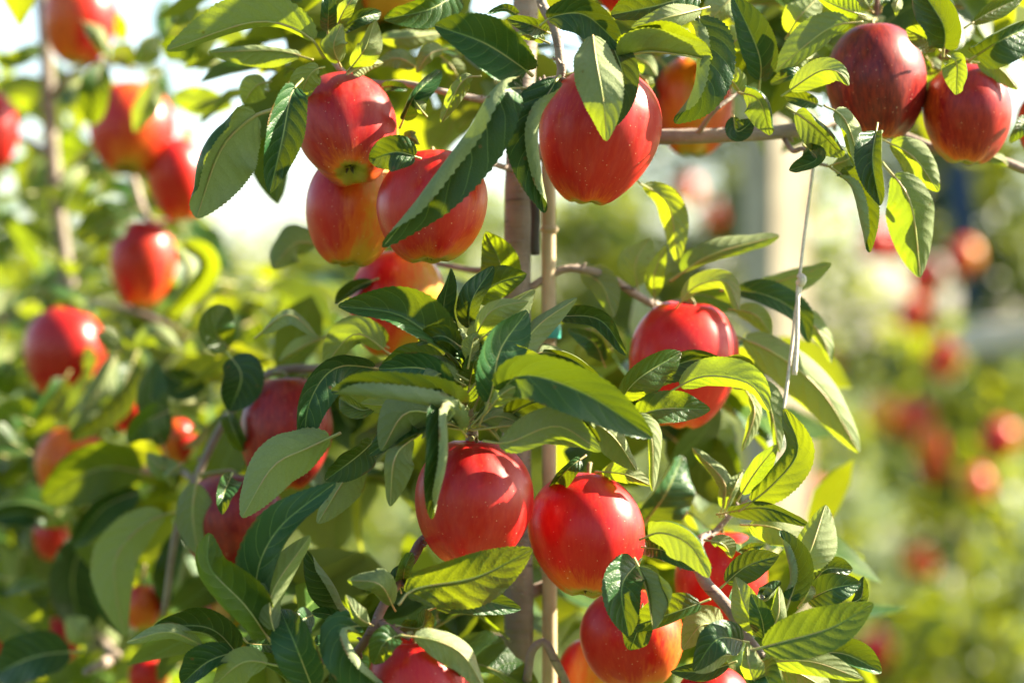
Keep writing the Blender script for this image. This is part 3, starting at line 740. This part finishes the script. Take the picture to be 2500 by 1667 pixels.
lf('c10', '890,-90 750,40 535,200', 220, 0, 15, d=-.02)
lf('c10', '890,20 710,140 485,490', 260, 175, 12, d=-.015)
lf('c6', '1220,340 1000,300 795,330', 120, 0, 15, d=.12)
lf('c6', '1270,355 1050,370 870,445', 120, U, 15, d=.13)
lf('c6', '910,390 760,450 612,565', 130, 0, 15, d=.1)
lf('c6', '1270,430 1170,500 1225,650', 170, 0, 15, d=.12)
lf('c6', '980,870 860,780 770,690', 190, 0, 15, d=.1)
lf('c6', '540,170 340,150 180,325', 250, 160, 15, d=.2)
lf('c6', '60,800 290,640 492,795', 120, 150, 20, d=.1)
lf('c6', '1010,925 750,770 525,1005', 220, 170, 15, d=.06)
lf('c6', '570,780 400,850 225,955', 120, U, 15, d=.14)
lf('c6', '1720,580 1740,300 1640,75', 240, 0, 10, cl=5, cr=5, d=.04, th=.9)
lf('c6', '1420,1090 1440,1200 1350,1290', 130, U, 15, d=-.03)
lf('c7', '390,650 730,670 922,915', 200, 10, 18, d=-.02)
lf('c7', '140,1050 330,900 570,945', 200, U, 15, d=-.02)
lf('c7', '280,880 540,940 750,1090', 190, 0, 15, d=-.0)
lf('c7', '0,1250 210,1055 640,1180 1100,1478', 340, 8, 14, cl=10, cr=10, d=-.08, t=-.02, bulge=-.03, th=.2)
lf('c7', '-60,1330 140,1140 480,1110 705,1410', 210, U, 12, d=-.075, bulge=-.03)
lf('c7', '20,1430 240,1250 520,1220 742,1505', 300, 0, 15, d=-.06)
lf('c7', '-60,1500 120,1510 450,1400 748,1572', 240, U, 12, d=-.085)
lf('c7', '640,1340 830,1470 992,1705', 240, U, 18, d=-.06)
lf('c7', '880,1310 1080,1430 1104,1845', 190, U, 28, d=-.05)
lf('c7', '850,1270 1000,1080 1295,895', 250, 15, 14, cl=8, cr=20, d=-.03, th=.6)
lf('c7', '870,1260 1150,1040 1450,945 1785,1105', 220, 15, 18, d=.0)
lf('c7', '1190,1180 1450,1060 1760,1110 1900,1300', 240, U, 15, d=-.02)
lf('c7', '890,1380 1150,1285 1495,1285', 220, 0, 16, cl=10, cr=30, d=-.035, th=.55)
lf('c7', '560,330 750,430 835,660', 190, U, 20, d=.12)
lf('c7', '1010,510 985,290 1085,110', 210, 170, 18, d=.13)
lf('c7', '1220,410 1500,230 1970,100', 300, U, 15, d=.1)
lf('c7', '1120,570 1110,380 1190,170', 120, U, 20, d=.12)
lf('c7', '1250,610 1390,450 1600,415 1695,610', 160, 170, 15, d=.08)
lf('c7', '1200,560 1400,500 1620,560 1700,640', 120, 10, 15, d=.13)
lf('c8', '-120,470 180,500 410,630 492,830', 190, 0, 15, d=.1)
lf('c8', '-120,740 250,900 580,1170 835,1580', 340, U, 12, d=.1)
lf('c8', '200,560 420,620 580,790 642,970', 170, 170, 15, d=.11)
lf('c8', '60,480 350,390 645,295', 200, U, 15, d=.14)
lf('c8', '-60,600 120,640 240,790', 140, U, 15, d=.12)
lf('c12', '10,410 240,230 410,0 318,-285', 240, 0, 15, d=-.0)
lf('c12', '0,340 120,150 270,-40', 150, U, 15, d=.0)
lf('c7', '1730,1140 1800,1300 1715,1570', 130, U, 20, d=.06)
lf('c8', '-20,1140 190,1190 292,1580', 190, U, 20, d=.05)
lf('c8', '-200,1000 20,980 90,1100', 140, 0, 15, d=.03)
lf('c7', '780,1000 700,830 520,740', 150, 0, 15, d=.1)
lf('c7', '640,740 740,760 830,900', 130, U, 15, d=.12)
for q, wd, ro, dd in (('1146,880 1085,775 1100,655', 70, 10, -.02), ('1147,850 1200,760 1290,735', 66, 150, -.05), ('1145,1000 1050,905 925,900', 84, 10, -.06),
                      ('1150,1040 1240,960 1370,965', 80, 170, -.06), ('1140,960 1210,890 1330,875', 78, 5, -.055), ('1150,1050 1290,1040 1420,1090', 74, 175, -.07), ('1140,1050 1010,1040 900,1110', 80, 0, -.06),
                      ('1147,840 1150,740 1205,650', 60, 0, -.01), ('1140,1055 1030,1000 880,985', 74, 178, -.04), ('1150,1030 1300,1000 1450,1030', 82, 0, -.045), ('1145,930 1085,900 1000,880', 58, 178, -.06)):
    lf('s', q, wd, ro, 18, d=dd, pf=.22)
for k in range(26):                        # small young leaves crowding the central spur
    a = math.radians(rl.uniform(-15, 195)); l = rl.uniform(70, 150); y0 = rl.choice((860, 900, 960, 1030, 1050)); x0 = 1142
    x1, y1 = x0 + math.cos(a) * l * .55, y0 - math.sin(a) * l * .55 - 14; x2, y2 = x0 + math.cos(a) * l * 1.1, y0 - math.sin(a) * l * .9 + 22
    lf('s', '%f,%f %f,%f %f,%f' % (x0, y0, x1, y1, x2, y2), l * rl.uniform(.36, .48), rl.choice((0, 15, 165, 180)), 20, d=rl.uniform(-.06, .0), pf=.2)
# -- beside the scarlet apple and lower right cluster
lf('c11', '1010,520 1170,300 1290,40', 360, 0, 12, d=.13)
lf('c11', '700,140 900,160 1085,235', 140, U, 15, d=.02)
lf('c11', '640,30 520,120 395,260', 150, 0, 18, d=.0)
lf('c11', '1540,450 1575,220 1355,-20', 190, 165, 20, d=.04)
lf('c11', '1560,450 1640,250 1705,125', 120, U, 18, d=.04)
lf('c11', '1000,600 1150,555 1340,640 1468,855', 270, U, 10, cl=-110, d=-.05)
lf('c11', '1010,650 1180,680 1375,805', 170, 0, 15, d=-.02)
lf('c11', '1010,730 880,920 925,1250', 290, 0, 16, d=-.03)
lf('c11', '960,720 1010,820 1060,980 1092,1205', 320, -52, 70, d=-.06)
lf('c11', '1480,1000 1250,1085 925,1192', 250, 5, 18, d=-.04)
lf('c11', '1020,1030 990,1200 935,1345', 190, 0, 15, d=-.02)
lf('c11', '1600,1220 1430,1170 1285,1340', 220, U, 15, d=.02)
lf('c11', '1740,1290 1530,1270 1365,1485', 220, 0, 18, d=-.04)
lf('c11', '1660,1370 1500,1400 1375,1495', 140, U, 15, d=-.03)
lf('c11', '1660,1420 1450,1485 1210,1490', 120, 0, 15, d=-.03)
lf('c12', '150,1640 80,1450 65,1295', 180, U, 12, d=-.06)
lf('c12', '190,1310 60,1060 -15,850', 190, 170, 12, d=-.03)
lf('c12', '190,1320 165,1130 95,965', 150, 0, 15, d=-.045)
lf('c11', '1540,930 1720,780 1940,705', 200, 10, 20, d=-.02)
lf('c11', '1690,700 1760,650 1835,640', 110, 0, 15, d=.02)
lf('c11', '1430,600 1560,630 1625,725', 140, U, 12, d=.0)
lf('c12', '-140,430 200,385 495,510', 150, 5, 15, d=.02)
lf('c12', '20,500 250,520 505,645', 220, U, 15, d=.03)
lf('c12', '400,880 500,660 597,365', 290, 172, 12, d=-.02)
lf('c12', '330,1080 395,830 295,535', 260, 0, 15, cl=130, d=-.04)
lf('c12', '170,1310 275,1120 280,915', 170, U, 15, d=-.05)
lf('c12', '410,1060 480,950 470,845', 110, U, 15, d=-.03)
lf('c12', '480,940 600,800 778,800', 180, 10, 18, d=.0)
lf('c12', '430,1030 640,930 835,895', 190, 0, 18, d=-.02)
lf('c12', '740,1030 835,990 855,848', 110, 0, 28, d=-.03)
lf('c12', '80,1350 320,1285 640,1190 918,1030', 300, 0, 12, cl=10, cr=14, d=-.07, t=-.01, th=.4, pf=.12)
lf('c12', '480,1370 720,1370 975,1492', 250, 0, 18, d=-.03)
lf('c12', '140,1430 500,1425 852,1543', 170, 175, 12, d=-.04)
lf('c12', '230,1440 450,1520 665,1650', 220, U, 15, d=-.02)
lf('c12', '140,1430 200,1540 265,1690', 200, 0, 18, d=-.04)
lf('c12', '20,870 -20,1050 60,1200', 150, 0, 15, d=.0)
lf('c12', '200,900 190,1000 290,880', 150, 0, 15, d=-.0)
# -- bottom centre
lf('c10', '1030,1040 1150,930 1560,850 1935,665', 330, 12, 6, cl=24, cr=8, d=-.09, t=.01, bulge=0, th=.75, pf=.08)
lf('c10', '1190,1090 1500,1000 1858,1068', 190, 0, 20, d=-.06)
lf('c10', '1010,1080 900,900 685,875', 230, U, 12, d=-.06)
lf('c10', '1060,920 1075,790 1125,685', 140, 0, 18, d=-.04)
lf('c10', '1050,960 1030,860 1060,770', 130, 0, 18, d=-.03)
lf('c10', '660,1130 560,910 405,675', 250, 0, 15, cr=130, d=-.02)
lf('c10', '730,1190 580,1110 445,1088', 170, 0, 20, d=-.03)
lf('c10', '470,1100 370,1140 265,1150', 130, 0, 15, d=.02)
lf('c10', '220,1300 70,920 210,540 608,212', 290, 0, 15, d=-.06, t=-.02, pf=.1)
lf('c10', '215,1310 170,980 435,572', 260, 178, 12, d=-.085)
lf('c10', '480,1680 340,1320 235,1075', 280, 0, 18, d=-.08)
lf('c9', '1870,1350 1660,1050 1420,790 1412,555', 330, 3, 15, d=-.07, t=-.02)
lf('c9', '1660,1440 1420,1200 1035,1190', 280, 0, 15, d=-.05)
lf('c9', '1430,1350 1150,1225 855,1292', 130, U, 15, d=-.06)
lf('c9', '1640,1340 1410,1420 1225,1570', 220, 0, 15, d=-.06)
lf('c9', '1880,1450 1650,1425 1425,1600', 220, U, 12, d=-.08)
lf('c10', '840,1170 650,1220 730,1430 970,1650', 290, 0, 12, cl=125, d=-.085, pf=.1)
lf('c10', '860,1180 760,1120 675,970', 130, U, 18, d=-.085)
lf('c10', '1060,1235 940,1290 865,1440', 170, 0, 18, d=-.09)
lf('c10', '1010,1180 1180,1190 1215,1065', 170, 0, 18, d=-.07)
lf('c10', '1040,1245 1280,1280 1470,1380 1610,1610', 250, 178, 15, d=-.1)
lf('c10', '1240,1290 1330,1420 1430,1620', 160, 0, 15, d=-.08)
lf('c10', '420,1330 490,1300 570,1310', 100, 0, 15, d=.0)
lf('c10', '640,1680 640,1540 700,1430', 150, 0, 15, d=-.05)
lf('c10', '430,1270 370,1230 445,1175', 90, 0, 25, d=-.03)
lf('c10', '350,1600 200,1450 0,1400', 160, 0, 15, d=-.05)
# -- left side of the near tree, softer
lf('c5', '1600,900 1470,740 1565,580', 230, 0, 18, d=.18)
lf('c5', '1550,890 1650,1060 1570,1300', 280, 10, 15, d=.14)
lf('c5', '1150,1620 1030,1260 1078,955', 220, 0, 15, d=.3)
lf('c5', '1170,1290 1000,1370 865,1510', 210, 0, 15, d=.3)
lf('c5', '1090,990 1240,1100 1410,1130', 220, 5, 15, d=.33)
lf('c5', '1440,1200 1290,1240 1140,1240', 120, U, 15, d=.38)
lf('c5', '1210,900 1380,890 1560,900', 170, U, 15, d=.4)
lf('c5', '1550,1290 1600,1430 1665,1570', 190, 0, 15, d=.14)
lf('c9', '1240,400 1000,480 790,700 780,950 842,1250', 270, U, 12, d=.22)
lf('c9', '1340,150 1300,400 1335,700', 250, U, 12, d=.13)
lf('c9', '1060,170 680,120 280,340', 380, 0, 15, d=.35)
lf('c9', '1040,250 720,370 485,650', 260, 10, 15, d=.32)
lf('c9', '370,470 170,420 -60,450', 220, 0, 15, d=.4)
lf('c9', '630,460 490,850 565,1270', 400, 0, 15, d=.4)
lf('c9', '670,1260 540,1240 445,1120', 210, 175, 12, d=.36)
lf('c9', '370,1320 170,1180 -50,1050', 320, 0, 15, d=.36)
lf('c9', '560,1350 250,1385 -50,1510', 320, 8, 15, d=.24)
lf('c9', '1250,80 1100,120 995,15', 220, U, 12, d=.22)
lf('c9', '1210,470 1160,800 1105,1110', 220, 0, 15, d=.32)
lf('c9', '1570,150 1510,300 1500,430', 170, 0, 18, d=.06)
lf('c9', '770,590 735,900 845,1260', 220, 0, 15, d=.28)
lf('c9', '1250,690 1220,900 1200,1100', 130, U, 15, d=.3)
lf('c9', '1230,90 1140,160 1170,250', 110, U, 15, d=.2)
lf('c9', '1640,1260 1690,1300 1860,1310', 150, 0, 15, d=-.02)
# -- neighbouring tree
LL = lambda *a, **k: lf(*a, tree=TL, **k)
LL('c5', '480,1020 350,1220 185,1470', 200, 0, 15, d=.68)
LL('c5', '720,870 520,1000 390,1310', 240, U, 15, d=.7)
LL('c5', '940,890 790,1200 480,1500', 270, 5, 15, d=.62)
LL('c5', '820,840 700,1100 470,1440', 190, U, 15, d=.6)
LL('c5', '920,-10 720,60 525,115', 170, 0, 15, d=.75)
LL('c5', '1160,90 1410,300 1170,660', 220, 0, 15, d=.62)
LL('c5', '1160,140 1300,330 1185,570', 150, U, 15, d=.64)
LL('c5', '220,1380 100,1330 -60,1410', 220, 0, 15, d=.65)
LL('c5', '890,910 1050,770 1250,890', 170, U, 15, d=.58)
LL('c5', '620,760 720,800 830,900', 110, U, 15, d=.6)
LL('c5', '850,880 900,800 850,700', 110, U, 15, d=.65)
LL('c5', '100,480 -20,560 -80,680', 160, U, 15, d=.9)
LL('c5', '150,500 280,470 430,520', 130, U, 15, d=.8)
LL('c5', '80,1000 200,960 330,1060', 180, 0, 15, d=.9)
LL('c5', '60,900 40,1060 70,1200', 160, 0, 15, d=.85)
LL('c1', '710,380 650,620 628,860', 190, 0, 15, d=.66)
LL('c1', '1090,500 1010,700 915,905', 220, U, 15, d=.62)
LL('c1', '320,300 150,380 -30,435', 130, 0, 15, d=.9)
LL('c1', '1060,330 1240,320 1410,285', 190, 10, 15, d=.5)
LL('c1', '1180,390 1400,420 1590,455', 100, U, 15, d=.5)
LL('c1', '1130,640 1350,690 1600,725', 180, U, 15, d=.6)
LL('c1', '1150,220 1250,80 1360,-40', 190, U, 15, d=.36)
LL('c1', '970,1420 760,1500 515,1630', 220, 0, 15, d=.7)
LL('c1', '820,310 835,180 800,75', 90, 0, 15, d=.8)
LL('c1', '550,140 660,220 745,410', 120, U, 18, d=.72)
LL('c1', '640,1100 500,1260 425,1430', 130, U, 15, d=.75)
LL('c1', '900,500 860,400 760,330', 170, 0, 15, d=.8)
LL('c1', '560,560 480,600 400,650', 110, U, 15, d=.95)
LL('c1', '960,480 1020,350 1080,250', 150, U, 15, d=.6)
LL('c1', '700,1250 640,1330 600,1420', 110, 0, 15, d=.75)

# ------------------------------------------------------------------ leaves that fill the crowns behind them
rf = random.Random(77)
def rand_leaf(tree, x, y, d, lo=.055, hi=.095, sun_up=True):
    L = rf.uniform(lo, hi); a = rf.uniform(0, 6.283); base = np.array(P(x, y, d))
    dr = np.array([math.cos(a), math.sin(a), rf.uniform(-.5, .6)]); dr /= np.linalg.norm(dr)
    droop = rf.uniform(.1, .55) * L
    pts = [base, base + dr * L * .45 + np.array([0, 0, .04 * L]), base + dr * L * .95 - np.array([0, 0, droop])]
    up = nrm(np.array([rf.uniform(-.5, .5), rf.uniform(-.6, .4), 1.0]))
    mb = leaf_mesh(pts, L * rf.uniform(.42, .55), rf.uniform(-35, 35), rf.uniform(5, 30), 0, 0, .15, nu=18, nv=3, rng=rf, ref=tuple(up))
    mb.thin = rf.uniform(.1, .9) if tree is TM else rf.uniform(.35, 1); add_leaf(tree, mb)
def fill(tree, x0, y0, x1, y1, d0, d1, n):
    for _ in range(n): rand_leaf(tree, rf.uniform(x0, x1), rf.uniform(y0, y1), rf.uniform(d0, d1))
fill(TM, 600, -40, 1230, 330, .14, .32, 8)
fill(TM, 1330, -60, 2480, 230, .14, .34, 20)
fill(TM, 700, 860, 1230, 1180, .10, .28, 4)
fill(TM, 1330, 780, 1740, 1120, .18, .32, 8)
fill(TM, 700, 1500, 1200, 1700, .05, .3, 10)
fill(TM, 1520, 1250, 1980, 1680, .12, .3, 8)
def near_mass(tree, boxes, seed):
    r = random.Random(seed); cs = []; sz = []
    for x0, y0, x1, y1, d0, d1, n in boxes:
        for _ in range(n): cs.append(np.array(P(r.uniform(x0, x1), r.uniform(y0, y1), r.uniform(d0, d1)))); sz.append(r.uniform(.06, .09))
    return cs, sz
fill(TL, 220, -60, 480, 650, .68, 1.0, 26)
fill(TL, -80, 100, 220, 650, .82, 1.1, 34)
fill(TL, -80, 100, 60, 650, .65, .8, 8)
fill(TL, -60, 680, 640, 1150, .6, 1.0, 80)
fill(TL, -60, 1100, 560, 1720, .38, .9, 85)

# ------------------------------------------------------------------ crowns one cannot count: cheap leaves joined to one part
def leaf_template(seed):
    r = random.Random(seed); v = []; uvs = []
    for i, (u, h) in enumerate(((0, .03), (.22, .72), (.5, 1.0), (.78, .68), (1, 0.03))):
        z = -.28 * u * u * r.uniform(.6, 1.4); z2 = z + h * .12 * r.uniform(-.3, 1.2)
        for s in (-1, 0, 1): v.append((s * h * .24, u, (z if s == 0 else z2))); uvs.append((u, s * .5 + .5))
    f = [(i * 3 + k, i * 3 + k + 1, i * 3 + k + 4, i * 3 + k + 3) for i in range(4) for k in range(2)]
    return np.array(v), f, uvs
TEMPL = [leaf_template(s) for s in range(5)]
def foliage(tree, centres, sizes, seed, name='foliage', upbias=1.0):
    r = np.random.default_rng(seed); mb = MB(); n = len(centres); allv = []; fs = []; uvs = []; rn = []; b = 0
    for i in range(n):
        tv, tf, tu = TEMPL[i % 5]
        yv = r.normal(0, 1, 3); yv[2] = yv[2] * .5 - .25; yv /= np.linalg.norm(yv)
        up = r.normal(0, .55, 3) + np.array([0, 0, upbias]); xv = np.cross(yv, up); xv /= np.linalg.norm(xv) + 1e-9; zv = np.cross(xv, yv)
        s = sizes[i]
        allv.append((tv[:, :1] * xv + tv[:, 1:2] * yv + tv[:, 2:3] * zv) * s + centres[i])
        fs += [tuple(k + b for k in q) for q in tf]; uvs += tu; rn += [float(r.random())] * len(tv); b += len(tv)
    mb.v = np.concatenate(allv).tolist(); mb.f = fs; mb.uv = uvs; mb.rnd = rn; mb.thin = [.25 + .75 * ((q * 13.7) % 1) for q in rn]  # spread at random, raised so background crowns look sunlit
    o = link(name, mb.build(name, LEAFFAR), tree); o['kind'] = 'stuff'; return o

def limb_points(r, x, y, h0, h1, spread, n):
    """leaf positions clustered along short side limbs of a slender tree; also returns the limbs"""
    limbs = []; pts = []
    for i in range(n):
        z = h0 + (h1 - h0) * (i + r.random()) / n; a = r.uniform(0, 6.283); l = spread * (1.1 - .65 * (z - h0) / (h1 - h0)) * r.uniform(.5, 1.1)
        e = np.array([x + math.cos(a) * l, y + math.sin(a) * l, z + l * r.uniform(-.15, .35)])
        limbs.append((np.array([x, y, z]), e))
    return limbs
def far_tree(x, y, h, seed, label, nl=16, per=46, spread=.6, group='apple trees of the orchard', gap=None):
    r = random.Random(seed); t = empty('apple_tree', (x, y, 0)); tag(t, label, 'apple tree', group)
    mb = MB(); tube(mb, [(x, y, -.03), (x + r.uniform(-.03, .03), y, h * .4), (x + r.uniform(-.04, .04), y, h * .75), (x, y, h)], [.022, .017, .012, .003], n=24, sides=10, wob=.04, rng=r)
    link('trunk', mb.build('trunk', BARK), t)
    cs = []; sz = []
    for a, e in limb_points(r, x, y, .18, h, spread, nl):
        mb = MB(); m = (a + e) / 2 + np.array([0, 0, -.03]); tube(mb, [a, m, e], [.008, .006, .002], n=8, sides=6); link('branch', mb.build('branch', TWIG), t)
        for _ in range(per):
            u = r.random() ** .6; p = a + (e - a) * u + np.array([r.gauss(0, .07), r.gauss(0, .07), r.gauss(0, .065)])
            if gap and gap(p): continue
            cs.append(p); sz.append(r.uniform(.06, .095))
    foliage(t, cs, sz, seed)
    return t
# what the photograph leaves out of frame on the two near trees
def crown_rest(tree, x, y, seed, zones, n):
    r = random.Random(seed); cs = []; sz = []
    while len(cs) < n:
        z0, z1, sp = r.choice(zones); z = r.uniform(z0, z1); a = r.uniform(0, 6.283); l = sp * math.sqrt(r.random())
        p = np.array([x + math.cos(a) * l, y + math.sin(a) * l * .8, z]); d = p[1] - FOC
        if p[1] < 1.2: continue
        cs.append(p); sz.append(r.uniform(.06, .09))
    foliage(tree, cs, sz, seed)
cs, sz = near_mass(TM, ((620, -100, 1230, 230, .16, .4, 70), (1330, -120, 2600, 190, .18, .45, 110), (640, 880, 1230, 1200, .24, .45, 60), (1380, 780, 1850, 1120, .2, .42, 45), (760, 640, 1240, 900, .32, .5, 15),
                        (560, 1400, 1230, 1760, .1, .4, 90), (1480, 1280, 2020, 1760, .2, .42, 80)), 8)
foliage(TM, cs, sz, 8)
crown_rest(TM, g0.x, g0.y + .05, 5, ((.45, .95, .5), (1.58, 1.95, .46), (1.62, 2.3, .34)), 330)
cs, sz = near_mass(TL, ((330, 640, 760, 1150, .7, 1.0, 80), (0, 1050, 560, 1250, .55, .9, 70), (-60, 1250, 520, 1750, .6, .95, 120), (-60, 200, 500, 680, .95, 1.3, 40)), 9)
foliage(TL, cs, sz, 9)
crown_rest(TL, gl.x - .05, gl.y + .1, 6, ((.4, .95, .55), (1.72, 2.4, .4)), 360)

far_tree(-.98, 3.75, 1.62, 31, 'blurred yellow-green apple tree behind the bare grey stem', nl=20, per=44, spread=.75)
rows = [(2.05, 4.9), (1.62, 5.75), (1.18, 6.6), (.72, 7.45), (.28, 8.3), (-.2, 9.15), (-.7, 10.0), (-1.25, 10.9), (-1.8, 11.8), (-2.4, 12.8)]
lab = 'out-of-focus apple tree in the row behind the thick wooden post'
for i, (x, y) in enumerate(rows):
    far_tree(x, y, 2.05 if i < 4 else 1.75, 50 + i, lab, nl=26, per=120 if i < 6 else 80, spread=.62, group='apple trees of the far row')
for i in range(7):
    far_tree(3.6 - i * 1.15, 8.6 + i * 1.3, 1.9, 80 + i, 'hazy apple tree in the farthest orchard row', nl=18, per=70, spread=.7, group='apple trees of the farthest row')

# unseen row across the alley, added behind the camera to block sky fill
for i in range(9):
    t = -6.5 + i * 1.0
    far_tree(-2.6 - .43 * t, .3 + .9 * t, 2.7, 120 + i, 'unseen leafy apple tree in the row added across the grassy alley', nl=22, per=75, spread=.75, group='apple trees across the alley')

for i in range(5):  # near row carried on unseen past the camera, added to cut front fill
    t = -2.7 - i * 1.1
    far_tree(-.43 * t + .05, 1.6 + .9 * t, 2.5, 140 + i, 'unseen leafy apple tree added further along the row of the slim caned tree', nl=22, per=75, spread=.6, group='apple trees along the near row')

# far apples, one mesh each
rp_ = random.Random(9); FAR = []
for k in range(4):
    mb, zt, zb = apple_mesh(.074, .078, .5, .03, nseg=18, nring=14, seed=400 + k); FAR.append(mb.build('apple', APPLE))
spots = [(2141, 594, 4.3), (2178, 594, 4.4), (2260, 680, 4.2), (2353, 633, 4.2), (2234, 768, 4.1), (2307, 880, 4.1), (2028, 900, 5.2), (2157, 1011, 4.2), (2200, 1025, 4.4), (2243, 1020, 4.5),
         (2268, 1083, 4.3), (2440, 1072, 4.0), (2382, 1183, 4.1), (2248, 1371, 4.2), (2284, 1132, 4.4), (1990, 1215, 5.2), (2140, 1588, 4.4), (1678, 468, 5.6), (1735, 528, 5.8), (1725, 1075, 5.6)]
for x, y, d in spots:
    o = bpy.data.objects.new('apple', FAR[rp_.randrange(4)]); C.objects.link(o); o.location = P(x, y, d - .35 if d < 5 else d)
    o.rotation_euler = (rp_.uniform(-.3, .3), rp_.uniform(-.3, .3), rp_.uniform(0, 6.28)); s = rp_.uniform(.95, 1.12); o.scale = (s, s, s)
    o.color = (rp_.uniform(.5, .9), .1, 1, 1)
    tag(o, 'out-of-focus orange-red apple on the row behind the thick wooden post', 'apple', 'apples on the far row')
print('leaf parts', leafcount)
